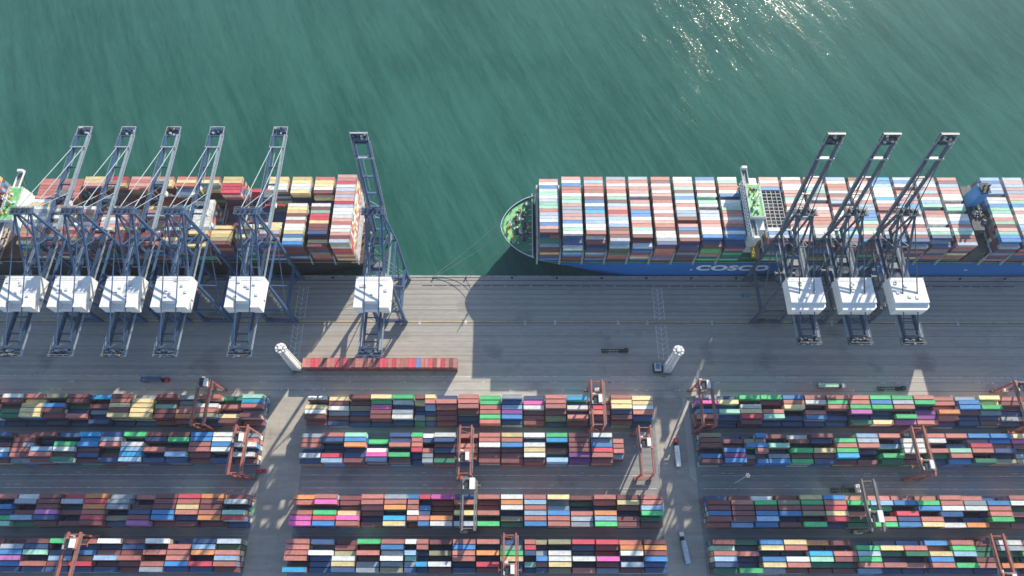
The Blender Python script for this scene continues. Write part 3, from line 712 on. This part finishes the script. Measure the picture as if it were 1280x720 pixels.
# mooring ropes
def rope(p, q, sag, label):
    g = MB(); p = Vector(p); q = Vector(q); pr = None
    for i in range(13):
        t = i / 12; c = p.lerp(q, t) - Vector((0, 0, sag * 4 * t * (1 - t)))
        if pr is not None: g.tube(pr, c, .14, 6)
        pr = c
    tag(g.build('mooring_rope', M_ROPE), label, 'mooring rope', 'mooring ropes')
rope((-6.6, 236, 19.8), (-53, 203.6, .5), 1.6, 'pale mooring rope running farthest left from the blue ship bow to the quay')
rope((-5.8, 226, 19.8), (-51.6, 203.6, .5), 1.6, 'pale mooring rope just inside the outermost one at the blue ship bow')
rope((-3, 219, 19.8), (-31, 203.6, .5), 1.2, 'shorter pale mooring rope from the near bow of the blue ship')
rope((-97.2, 222, 15.6), (-69.5, 203.6, .5), 1.2, 'pale mooring rope from the dark ship stern, outermost of three')
rope((-97.2, 216, 15.6), (-71.5, 203.6, .5), 1., 'pale mooring rope from the dark ship stern, middle of three')
rope((-97.2, 211, 15.6), (-74, 203.6, .5), .8, 'pale mooring rope from the dark ship stern, innermost of three')

# bollards
pb = MB(); pb.tube((0, 0, 0), (0, 0, .9), .42, 10, 0, .35); pb.tube((0, 0, .9), (0, 0, 1.2), .6, 10); pb.box(-.7, .7, -.5, .5, .004, .12)
pbm = pb.mesh('mooring_bollard', M_DARK)
for k in range(23):
    o = bpy.data.objects.new('mooring_bollard', pbm); COL.objects.link(o); o.location = (-330 + 30 * k, 202.75, .0)
    if k == 9: o.location.x = -52.6
    if k == 10: o.location.x = -31
    tag(o, 'squat dark mooring bollard on the quay edge by the water', 'bollard', 'bollards along the quay edge')

# ------------------------------------------------------------------ quay cranes
def crane(name, label, X, raised, paint, house, tr_y, hang, red=False):
    t = thing(name, label, 'quay crane', (X, 201, 0), 0, 'ship-to-shore cranes on the quay rails')
    SP, LY, ZT = 8.6, -30.5, 55.5
    RE = -70.5 if house == 'notch' else -62.5
    for sx in (-1, 1):
        for y in (0, LY):
            b = MB()
            xb = sx * (SP - 2.4)
            b.beam((xb - 4.2, y, 2.1), (xb + 4.2, y, 2.1), .9, 1.0)
            for k in (-1, 1):
                b.beam((xb + k * 2.2 - 2, y, 1.3), (xb + k * 2.2 + 2, y, 1.3), .8, .9)
                for q in (-1.5, -.5, .5, 1.5): b.tube((xb + k * 2.2 + q, y - .3, .48), (xb + k * 2.2 + q, y + .3, .48), .44, 10, 1)
            b.build('bogie', [paint, M_DARK], t)
            lg = MB(); lg.beam((sx * SP, y, 2.6), (sx * SP, y, 19), 1.9, 2.1, 0, 1.7, 1.9).beam((sx * SP, y, 19), (sx * SP, y, ZT), 1.6, 1.8, 0, 1.3, 1.5)
            lg.build('leg', paint, t)
    for y in (0, LY):
        MB().beam((-SP - 1.4, y, 4.0), (SP + 1.4, y, 4.0), 1.5, 1.9).build('sill_beam', paint, t)
        MB().beam((-SP + 1, y, ZT - .4), (SP - 1, y, ZT - .4), 1.6, 2.2).build('cross_beam', paint, t)
    for sx in (-1, 1):
        MB().beam((sx * SP, -1.1, 19), (sx * SP, LY + 1.1, 19), 1.4, 2.2).build('portal_beam', paint, t)
        MB().beam((sx * SP, -.9, ZT - .3), (sx * SP, LY + .9, ZT - .3), .9, 1.3).build('side_beam', paint, t)
        MB().tube((sx * SP, -.9, ZT - 1.5), (sx * SP, LY + 1, 22), .36, 8).build('brace', paint, t)
        MB().tube((sx * SP, LY + .9, ZT - 2), (sx * SP, -14, 20), .36, 8).build('brace', paint, t)
        MB().tube((sx * SP, -1, 6), (sx * SP, -14, 18.2), .3, 8).build('brace', paint, t)
    MB().beam((-SP + 1, LY, 19), (SP - 1, LY, 19), 1.3, 2.0).build('cross_beam', paint, t)
    # trolley girder over the apron
    g = MB()
    for sx in (-1, 1):
        g.box(sx * 4 - .55, sx * 4 + .55, RE, 4.8, ZT + .8, ZT + 2.8)
        g.box(sx * 6.0 - .5, sx * 6.0 + .5, RE, 4.5, ZT + 1.3, ZT + 1.4, 1)
        g.rail([(sx * 6.5, RE, ZT + 1.4), (sx * 6.5, 4.5, ZT + 1.4)], 1.1, 1, .1)
        for y in np.arange(RE + 2, 4, 6): g.beam((sx * 4.6, y, ZT + 1.2), (sx * 6.4, y, ZT + 1.2), .15, .2, 1)
    for y in (RE + .5, RE + 4.5, RE + 9, -51.5, -20, -12, -4): g.beam((-4, y, ZT + 2.2), (4, y, ZT + 2.2), .5, .8)
    g.lattice((-3.6, RE + 1, ZT + 2), (-3.6, -50.5, ZT + 2), (3.6, RE + 1, ZT + 2), (3.6, -50.5, ZT + 2), 4, .18, 1)
    g.build('girder', [M_NAVY, M_BOOM], t)
    rp = MB(); rp.box(-6.6, 6.6, RE - 4.5, RE + .1, ZT + .9, ZT + 1.1)
    rn = random.Random(X)
    for k in range(9):
        x = rn.uniform(-5.6, 5.6); y = RE - rn.uniform(.6, 3.8); rp.box(x - .7, x + .7, y - .5, y + .5, ZT + 1.1, ZT + rn.uniform(1.8, 3.2), rn.choice((0, 1, 2)))
    for x in (-4, 0, 4): rp.tube((x - .8, RE - 2, ZT + 2), (x + .8, RE - 2, ZT + 2), .9, 12, 1)
    rp.rail([(-6.5, RE, ZT + 1.1), (-6.5, RE - 4.4, ZT + 1.1), (6.5, RE - 4.4, ZT + 1.1), (6.5, RE, ZT + 1.1)], 1.2, 2, .14)
    for x in (-6, -2, 2, 6): rp.beam((x, RE - 4, ZT + 1), (x, RE - 4, ZT + 4.2), .2, .2, 2)
    rp.beam((-6, RE - 4, ZT + 4.2), (6, RE - 4, ZT + 4.2), .25, .25, 2)
    rp.build('rear_platform', [paint, M_DARK, M_STEEL], t)
    # apex frame
    AZ, AY = 82.5, 2.2
    a = MB()
    for sx in (-1, 1):
        a.beam((sx * SP, 0, ZT), (sx * 4.8, AY, AZ), 1.0, 1.1, 0, .8, .9)
        a.beam((sx * 4.6, AY - .6, AZ), (sx * 4.0, -27.5, ZT + 2.6), .95, 1.0)
        a.beam((sx * 4.3, AY, AZ - 1), (sx * 4.2, 2.6, ZT + 2.4), .9, .9)
        a.beam((sx * 4.4, -12.5, 70), (sx * 4.2, 2.4, ZT + 3), .4, .4)
    a.beam((-5.6, AY, AZ), (5.6, AY, AZ), 1.4, 1.4)
    a.beam((-4.6, -12.6, 70.1), (4.6, -12.6, 70.1), .7, .7)
    a.build('apex_frame', paint, t)
    p = MB(); p.box(-6.4, 6.4, AY - 2.6, AY + 2.2, AZ + .8, AZ + .95)
    for x in (-4, -1.5, 1.5, 4): p.tube((x - .3, AY, AZ + 1.9), (x + .3, AY, AZ + 1.9), 1.0, 12, 1)
    for x in (-5, 0, 5): p.box(x - .6, x + .6, AY - 2, AY - 1, AZ + .95, AZ + 2.2, 0)
    p.rail([(-6.4, AY - 2.6, AZ + .95), (6.4, AY - 2.6, AZ + .95), (6.4, AY + 2.2, AZ + .95), (-6.4, AY + 2.2, AZ + .95), (-6.4, AY - 2.6, AZ + .95)], 1.2, 2, .14)
    p.build('apex_platform', [paint, M_DARK, M_STEEL], t)
    for sx in (-1, 1):
        MB().tube((sx * 4.0, AY - 1, AZ + .3), (sx * 4.0, RE + 4, ZT + 2.9), .30, 8).build('backstay', paint, t)
    # machinery house
    hz0, hz1 = ZT + 3.0, ZT + 10.6
    h = MB()
    if house == 'notch':
        pl = [(-9.8, -49), (-5, -49), (-5, -45.2), (4.6, -45.2), (4.6, -49), (9.8, -49), (9.8, -30.2), (-9.8, -30.2)]
        h.prism(pl, hz0, hz1)
        h.box(-5, 4.6, -48.6, -45.25, hz0, hz0 + 3.2)
        roof = h
    else:
        pl = [(-9.6, -45.4), (9.6, -45.4), (9.6, -30.2), (-9.6, -30.2)]
        h.prism(pl, hz0, hz1)
        h.prism([(-9.6, -49.4), (7.6, -49.4), (9.6, -47.4), (9.6, -45.4), (-9.6, -45.4)], hz0, hz1 - 1.3)
    mh = h.build('machinery_house', M_WHITE, t)
    for x, y in [(rn.uniform(-8, 8), rn.uniform(-43, -32)) for _ in range(6)]:
        MB().box(x - .8, x + .8, y - .8, y + .8, hz1, hz1 + .35).build('roof_hatch', M_LWHITE, mh)
    MB().rail([(-9.5, -30.5, hz1), (9.5, -30.5, hz1)], 1.0, 0, .09).build('roof_rail', M_LWHITE, mh)
    MB().box(9.8, 9.86, -43, -42, hz0 + 1, hz0 + 3.2).build('door', M_STEEL, mh)
    # boom
    hinge = Vector((0, 5.4, ZT + 1.8))
    bm = MB(); BL = 70.
    for sx in (-1, 1):
        bm.box(sx * 3.4 - .45, sx * 3.4 + .45, 0, BL, -1, 1, 1 if sx > 0 and not raised else 0)  # right box of a lowered boom paler, sunlight put into its colour
        bm.box(sx * 4.55 - .45, sx * 4.55 + .45, 1, BL, -.25, -.15, 1)
        bm.rail([(sx * 4.95, 1, -.15), (sx * 4.95, BL, -.15)], 1.1, 1, .1)
    for y in (1, 11, 21, 32, 45, 59.5, 69): bm.beam((-3.4, y, .2), (3.4, y, .2), .6, 1.2)
    bm.lattice((-3, 2, .3), (-3, 32, .3), (3, 2, .3), (3, 32, .3), 5, .22, 1)
    bm.beam((-4.8, 59.5, 1.2), (4.8, 59.5, 1.2), .9, .9, 1)
    bm.beam((-1.2, 34, .0), (-1.2, 58, .0), .5, .3, 1)
    bo = bm.build('boom', [paint, M_BOOM], t, hinge, (R(80) if raised else 0, 0, 0))
    tp = MB(); tp.box(-4.5, 4.5, BL - 1, BL + 6.2, -.6, -.4)
    for k in range(10):
        x = rn.uniform(-3.7, 3.7); y = rn.uniform(BL, BL + 5.4); tp.box(x - .6, x + .6, y - .6, y + .6, -.4, rn.uniform(.3, 1.6), rn.choice((0, 1, 2)))
    for x in (-3, 0, 3): tp.tube((x - .5, BL + 3, .6), (x + .5, BL + 3, .6), .9, 12, 1)
    tp.rail([(-4.4, BL - 1, -.4), (-4.4, BL + 6.1, -.4), (4.4, BL + 6.1, -.4), (4.4, BL - 1, -.4)], 1.3, 2, .18)
    tp.beam((-4.5, BL + 6, .4), (4.5, BL + 6, .4), .5, .5, 2)
    tp.build('tip_platform', [paint, M_DARK, M_LASH], bo)
    # stays
    ca, sa = (math.cos(R(80)), math.sin(R(80))) if raised else (1, 0)
    def bp_(d): return Vector((0, hinge.y + d * ca - 1.1 * sa, hinge.z + d * sa + 1.1 * ca))
    for sx in (-1, 1):
        for d in (59.5, 25):
            s = MB(); A = Vector((sx * 4.1, AY + .6, AZ)); B = bp_(d) + Vector((sx * 3.4, 0, 0))
            if raised:
                mid = (A + B) / 2 + Vector((0, -2.2, -6 if d > 30 else -3)); s.tube(A, mid, .28, 8); s.tube(mid, B, .28, 8)
            else: s.tube(A, B, .24 if d > 30 else .18, 8)
            s.build('forestay', paint if raised else M_BOOM, t)
    # trolley, cab and spreader
    tr = MB(); tr.box(-4.6, 4.6, tr_y - 3.2, tr_y + 3.2, ZT + .1, ZT + .7); tr.box(-2.6, 2.6, tr_y - 2, tr_y + 2, ZT + .7, ZT + 2.2, 1)
    for x in (-3, 3): tr.tube((x, tr_y - 1.5, ZT + 1.3), (x, tr_y + 1.5, ZT + 1.3), .7, 10, 1)
    tro = tr.build('trolley', [M_RED if red else paint, M_STEEL], t)
    cb = MB(); cb.box(1.6, 4.2, tr_y - 6.6, tr_y - 3.6, ZT - 2.8, ZT); cab = cb.build('operator_cab', M_LWHITE, tro)
    MB().box(1.8, 4.0, tr_y - 3.62, tr_y - 3.55, ZT - 2.4, ZT - .6).build('cab_window', M_GLASS, cab)
    sp = MB(); zs = ZT - hang
    sp.box(-6.1, 6.1, tr_y - .5, tr_y + .5, zs, zs + .6)
    for x in (-6, 6): sp.box(x - .2, x + .2, tr_y - 1.2, tr_y + 1.2, zs - .1, zs + .4)
    sp.box(-2, 2, tr_y - .9, tr_y + .9, zs + .6, zs + 1.5)
    sp.build('spreader', M_RED if red else M_STEEL, tro)
    rp = MB()
    for x in (-1.6, 1.6):
        for y in (-.8, .8): rp.tube((x * 1.4, tr_y + y * 2, ZT), (x, tr_y + y, zs + 1.5), .06, 5)
    rp.build('hoist_rope', M_DARK, tro)
    # stair tower by the landward leg and a cable reel
    st = MB(); x0 = SP - 3.4
    for x in (x0, x0 + 1.5):
        for y in (LY - 1.0, LY + 1.2): st.beam((x, y, 4.5), (x, y, ZT + 2), .14, .14)
    for k in range(12):
        z = 4.5 + k * 4.2; st.box(x0 - .1, x0 + 1.6, LY - 1.1, LY + 1.3, z, z + .08)
        st.beam((x0 + .75, LY - 1 if k % 2 else LY + 1.2, z), (x0 + .75, LY + 1.2 if k % 2 else LY - 1, z + 4.2), .7, .1)
    st.build('stair_tower', M_STEEL, t)
    MB().tube((-SP + 3.5, LY - 1.7, 8), (-SP + 3.5, LY - 1.0, 8), 2.6, 18).build('cable_reel', M_DARK, t)
    return t
PX = [-274.8, -246.7, -217.7, -189.7, -149]
nm = ['leftmost of five in the left group', 'second from left of the five lowered ones', 'middle one of the five lowered ones', 'fourth from left of the five lowered ones', 'rightmost of the five lowered ones, with red trolley']
for i, x in enumerate(PX):
    crane('quay_crane', 'blue quay crane with lowered boom, ' + nm[i], x, False, M_BLUE, 'notch', [31, 27, 38, 24, 30][i], [22, 9, 12, 26, 10][i], i == 4)
crane('quay_crane', 'blue quay crane with raised boom beside the dark ship stern', -77.8, True, M_BLUE, 'notch', -18, 14)
for i, x in enumerate((164.2, 192.4, 221.6)):
    crane('quay_crane', 'slate grey quay crane with raised boom, %s of three at the blue ship' % ('left', 'middle', 'right')[i], x, True, M_SLATE, 'step', [-16, -14, -18][i], 12)

# ------------------------------------------------------------------ yard gantry cranes
def gantry(label, X, ylo, yhi, paint, tr_y, big=False, lo_lean=False):
    t = thing('yard_gantry_crane', label, 'gantry crane', (X, ylo, 0), 0, 'gantry cranes over the yard blocks')
    Y = yhi - ylo; H = 20.0; gx = 3.3
    for sx in (-1, 1):
        for y in (0, Y):
            MB().beam((sx * 3.9, y, 2.4), (sx * gx, y, H - .6), .85, .95, 0, .75, .85).build('leg', paint, t)
        MB().box(sx * gx - .45, sx * gx + .45, -1.2, Y + 1.2, H - .7, H + .8).build('girder', paint, t)
    for y in (0, Y):
        MB().beam((-5.6, y, 2.0), (5.6, y, 2.0), .9, 1.0).build('sill_beam', paint, t)
        MB().beam((-gx + .45, y, H - .1), (gx - .45, y, H - .1), .5, .7).build('tie_beam', paint, t)
        MB().tube((-3.5, y, 12), (3.5, y, 3), .16, 6).build('brace', paint, t)
        for x in (-4.9, -3.3, 3.3, 4.9):
            MB().tube((x, y - .35, .8), (x, y + .35, .8), .8, 14).build('wheel', M_TYRE, t)
    g = MB()
    for sx in (-1, 1):
        g.box(sx * 4.3 - .35, sx * 4.3 + .35, 0, Y, H - .3, H - .22); g.rail([(sx * 4.6, 0, H - .22), (sx * 4.6, Y, H - .22)], 1.0, 0, .07)
    g.build('walkway', M_STEEL, t)
    MB().box(-5.4, -1.2, -.85, .95, 2.55, 5.0).build('engine_box', M_LWHITE if big else paint, t)
    e = MB(); e.box(.6, 3.8, Y - .9, Y + .9, 2.55, 4.6); e.build('electric_box', M_LWHITE, t)
    tr = MB(); y = tr_y - ylo
    tr.box(-3.6, 3.6, y - 3.0, y + 3.0, H + .85, H + 1.1)
    tr.box(-2.4, -.4, y - 2.4, y + 1, H + 1.1, H + 2.3, 1); tr.tube((-2.2, y + 1.8, H + 2), (1.2, y + 1.8, H + 2), .75, 12, 1)
    tr.box(-3.4, -2.6, y - 2.8, y - 1, H + 1.1, H + 2.0, 2)
    tr.rail([(-3.5, y - 2.9, H + 1.1), (3.5, y - 2.9, H + 1.1), (3.5, y + 2.9, H + 1.1), (-3.5, y + 2.9, H + 1.1), (-3.5, y - 2.9, H + 1.1)], 1.0, 2, .08)
    tro = tr.build('trolley', [paint, M_DARK, M_LASH], t)
    k = 1.35 if big else 1.0
    MB().box(.3, .3 + 2.1 * k, y - 2.3 * k, y + 2.2 * k, H + 1.1, H + 3.3).build('electric_cabinet', M_WHITE, tro)
    cb = MB(); cb.box(-3.0, -1.0, y + 2.2, y + 4.4, H - 3.2, H - .9); c = cb.build('operator_cab', M_LWHITE, tro)
    MB().box(-2.9, -1.1, y + 2.12, y + 2.19, H - 2.9, H - 1.3).build('cab_window', M_GLASS, c)
    sp = MB(); z = 15.6; sp.box(-6.1, 6.1, y - .35, y + .35, z, z + .45)
    for x in (-6, 6): sp.box(x - .15, x + .15, y - 1.2, y + 1.2, z - .05, z + .35)
    sp.box(-1.4, 1.4, y - .7, y + .7, z + .45, z + 1.2); sp.build('spreader', paint, tro)
    rp = MB()
    for x in (-1.2, 1.2):
        for q in (-.6, .6): rp.tube((x * 1.5, y + q * 2, H + .85), (x, y + q, z + 1.2), .05, 5)
    rp.build('hoist_rope', M_DARK, tro)
    return t
S = [(98.8, 124.6), (71.0, 97.0), (41.6, 67.0), (12.2, 38.2)]
gantry('rust red gantry crane over the farthest left block, white cabinet at its seaward end', -182, *S[0], M_RTG, 123.0)
gantry('rust red gantry crane at the right end of the second left block, beside the road', -155.6, *S[1], M_RTG, 90.5)
gantry('dark red gantry crane over the farthest middle block near its right end', 50.4, *S[0], M_RTG, 113.5)
gantry('rust red gantry crane over the second middle block, left of centre', -26.4, *S[1], M_RTG, 80)
gantry('rust red gantry crane standing empty past the right end of the second middle block', 76.6, *S[1], M_RTG, 88)
gantry('dark red gantry crane over the left end of the farthest right block', 114.6, *S[0], M_RTG, 122.4)
gantry('rust red gantry crane over the second right block, trolley at its landward end', 234, *S[1], M_RTG, 75.8)
gantry('rust red gantry crane at the right edge of the picture by the pale road', 302, *S[0], M_RTG, 121.5)
gantry('rust red gantry crane over the nearest left block, cut by the picture bottom', -236, *S[3], M_RTG, 33.5)
gantry('pinkish red gantry crane over the nearest middle block, trolley at the bottom edge', -.8, *S[3], M_RTG, 21.0)
gantry('grey gantry crane over the second nearest middle block, large white cabinet over the lane', -23.6, *S[2], M_RTGG, 65.0, True)
gantry('grey gantry crane over the second nearest right block with a large white cabinet', 198.5, *S[2], M_RTGG, 48.0, True)
gantry('dark red gantry crane over the nearest right block near the bottom right corner', 262, *S[3], M_RTG, 17.0)

# ------------------------------------------------------------------ light towers, lamp masts
def light_tower(X, Y, label):
    t = thing('light_tower', label, 'light tower', (X, Y, 0), 0, 'white lattice light towers')
    g = MB(); H = 34; a, c = 2.1, 1.55
    cs = [(-1, -1), (1, -1), (1, 1), (-1, 1)]
    for i in range(4):
        p, q = cs[i], cs[(i + 1) % 4]
        g.beam((p[0] * a, p[1] * a, 0), (p[0] * c, p[1] * c, H), .5, .5)
        n = 15
        for k in range(n):
            z0, z1 = H * k / n, H * (k + 1) / n; r0, r1 = a + (c - a) * k / n, a + (c - a) * (k + 1) / n
            g.beam((p[0] * r0, p[1] * r0, z0), (q[0] * r1, q[1] * r1, z1), .28, .28); g.beam((q[0] * r0, q[1] * r0, z0), (p[0] * r1, p[1] * r1, z1), .28, .28)
            g.beam((p[0] * r1, p[1] * r1, z1), (q[0] * r1, q[1] * r1, z1), .34, .34)
        g.quad([(p[0] * a * .72, p[1] * a * .72, .3), (q[0] * a * .72, q[1] * a * .72, .3), (q[0] * c * .72, q[1] * c * .72, H), (p[0] * c * .72, p[1] * c * .72, H)], 1)
    g.build('lattice_mast', [M_WHITE, M_STEEL], t)
    h = MB(); n = 12; h.prism([(3.3 * math.cos(2 * math.pi * i / n), 3.3 * math.sin(2 * math.pi * i / n)) for i in range(n)], H, H + .3)
    h.rail([(3.2 * math.cos(2 * math.pi * i / n), 3.2 * math.sin(2 * math.pi * i / n), H + .3) for i in range(n + 1)], 1.2, 0, .16)
    h.build('head_platform', M_WHITE, t)
    f = MB()
    for i in range(8):
        an = 2 * math.pi * i / 8; x, y = 2.5 * math.cos(an), 2.5 * math.sin(an); f.box(x - .55, x + .55, y - .55, y + .55, H + .6, H + 2.0, i % 2)
    f.box(-.9, .9, -.9, .9, H + .3, H + 2.6); f.build('floodlight', [M_WHITE, M_LWHITE], t)
    b = MB(); b.box(-3.2, 3.2, -3.2, 3.2, .02, .8); b.box(-2.8, -1.2, -4.6, -3.25, .02, 2.0); b.build('base_plinth', M_STEEL, t)
light_tower(-135.0, 139.5, 'white lattice light tower at the left end of the red container row')
light_tower(97.2, 138.5, 'white lattice light tower beside the small blue-roofed cabin on the right')
cbn = thing('control_cabin', 'small dark cabin with a blue and white roof beside the right light tower', 'cabin', (91.2, 139.3, 0))
MB().box(-2.4, 2.4, -3, 3, 0, 3.6).build('wall', M_DARK, cbn)
MB().box(-2.1, 2.1, -2.7, 2.7, 3.6, 3.85).build('roof', M_LWHITE, cbn)
MB().box(-1.2, 1.3, -1.2, 2.0, 3.85, 4.5).build('cooling_unit', mat('paint_soft_blue', (.12, .27, .46), .5), cbn)
MB().box(-1.6, 1.6, -3.06, -3.0, 1.4, 2.8).build('window', M_GLASS, cbn)

def lamp_mast(X, Y, label, H=34):
    t = thing('lamp_mast', label, 'lamp mast', (X, Y, 0), 0, 'thin lamp masts')
    MB().tube((0, 0, 0), (0, 0, H), .34, 10, 0, .16).build('pole', M_LASH, t)
    h = MB(); h.tube((0, 0, H - .2), (0, 0, H + .3), .8, 12)
    h.build('head_ring', M_STEEL, t)
    for k in range(6):
        a = math.pi * k / 3; MB().box(1.0 * math.cos(a) - .22, 1.0 * math.cos(a) + .22, 1.0 * math.sin(a) - .22, 1.0 * math.sin(a) + .22, H - .4, H + .35).build('lamp', M_LASH, t)
    MB().box(-.7, .7, -.7, .7, .01, .6).build('base', M_LASH, t)
lamp_mast(127.5, 67.5, 'thin grey lamp mast in the lane below the second right block')

# ------------------------------------------------------------------ trucks
def truck(label, X, Y, rz, cabm, trailer='skeleton'):
    t = thing('truck', label, 'truck', (X, Y, 0), rz, 'trucks in the terminal')
    c = MB(); c.prism([(0, -1.2), (2.0, -1.2), (2.3, -.95), (2.3, .95), (2.0, 1.2), (0, 1.2)], .9, 3.0); c.prism([(.1, -1.05), (1.8, -1.05), (1.8, 1.05), (.1, 1.05)], 3.0, 3.35)
    cab = c.build('cab', cabm, t)
    MB().box(2.3, 2.33, -.9, .9, 1.9, 2.8).build('windscreen', M_GLASS, cab)
    MB().box(-3.4, 2.1, -.5, .5, .65, .95).box(-3.2, -.2, -1.1, 1.1, .95, 1.1).build('chassis', M_DARK, t)
    b = MB()
    for y in (-.75, .75): b.box(-14.6, -1.2, y - .2, y + .2, 1.12, 1.45)
    for x in np.arange(-14.4, -1.3, 2.1): b.box(x - .12, x + .12, -1.2, 1.2, 1.16, 1.42)
    for x in (-14.5, -2.2): b.box(x - .15, x + .15, -1.22, 1.22, 1.45, 1.5)
    b.build('trailer', M_DARK if trailer == 'skeleton' else M_STEEL, t)
    for x in (1.2, -1.4, -2.6, -11.0, -12.3, -13.6):
        for s in (-1, 1): MB().tube((x, s * .85, .5), (x, s * 1.2, .5), .5, 12).build('wheel', M_TYRE, t)
    return t
def loaded(label, X, Y, rz, cabm, c, clabel):
    truck(label, X, Y, rz, cabm)
    off = Matrix.Rotation(rz, 4, 'Z') @ Vector((-14.5, -1.22, 0))
    make_container(X + off.x, Y + off.y, 1.51, 12.19, c, clabel, 'containers carried on trucks', rz)
loaded('truck with red cab on the pale road, pulling a navy container', -215.5, 131, 0, M_RED, 'n', 'navy container on the red-cabbed truck on the pale road')
loaded('truck with white cab on the pale road, pulling a teal green container', 204.5, 127.8, 0, M_WHITE, 't', 'teal green container on the white-cabbed truck on the pale road')
loaded('truck with red cab heading seawards on the right cross road', 98.2, 92.6, R(90), M_RED, 'w', 'white container on the red-cabbed truck on the cross road')
loaded('truck with white cab on the right cross road near the bottom edge', 96.2, 39.5, R(97), M_WHITE, 'l', 'pale grey-blue container on the slanted truck near the bottom edge')
truck('dark truck with an empty skeleton trailer out on the open apron', 71.5, 151, 0, M_DARK)
truck('dark truck with an empty skeleton trailer on the pale road to the right', 241.5, 126.4, 0, M_DARK)
truck('truck with white cab and dark empty trailer in the lane below the second right block', 200, 64.9, 0, M_WHITE)
def small_car(label, X, Y, rz, m, L=4.6, hh=1.6):
    t = thing('parked_car', label, 'car', (X, Y, 0), rz, 'small vehicles in the terminal')
    b = MB(); b.prism([(-L / 2, -.8), (-L / 2 + .2, -.9), (L / 2 - .3, -.9), (L / 2, -.7), (L / 2, .7), (L / 2 - .3, .9), (-L / 2 + .2, .9), (-L / 2, .8)], .35, .95)
    q = [(-L * .42, -.78), (L * .18, -.78), (L * .18, .78), (-L * .42, .78)]; b.prism(q, .95, hh)
    body = b.build('body', m, t)
    MB().box(L * .18, L * .18 + .03, -.7, .7, 1.0, hh - .1).box(-L * .42 - .03, -L * .42, -.7, .7, 1.0, hh - .1).build('windscreen', M_GLASS, body)
    for x in (-L * .3, L * .3):
        for s in (-1, 1): MB().tube((x, s * .68, .33), (x, s * .92, .33), .33, 12).build('wheel', M_TYRE, t)
small_car('red van parked at the left road edge below the gantry crane', -147.6, 75.4, R(8), M_RED, 5.6, 2.3)
small_car('blue van parked under the left crane of the right group', 154.5, 190, 0, MATS['paint_soft_blue'], 5.6, 2.2)

mass.build()

# thin sea haze in the air
hz = MB().box(-1100, 1100, -500, 1500, WZ - 11.5, CAM_H + 6)
hm = bpy.data.materials.new('haze_air'); hm.use_nodes = True
hn = hm.node_tree.nodes; hl = hm.node_tree.links
hn.remove(hn['Principled BSDF']); pv = hn.new('ShaderNodeVolumePrincipled')
pv.inputs['Color'].default_value = (.80, .90, 1, 1); pv.inputs['Density'].default_value = .00006; pv.inputs['Anisotropy'].default_value = .35
hl.new(pv.outputs[0], hn['Material Output'].inputs['Volume'])
ho = hz.build('haze', hm); tag(ho, kind='stuff')
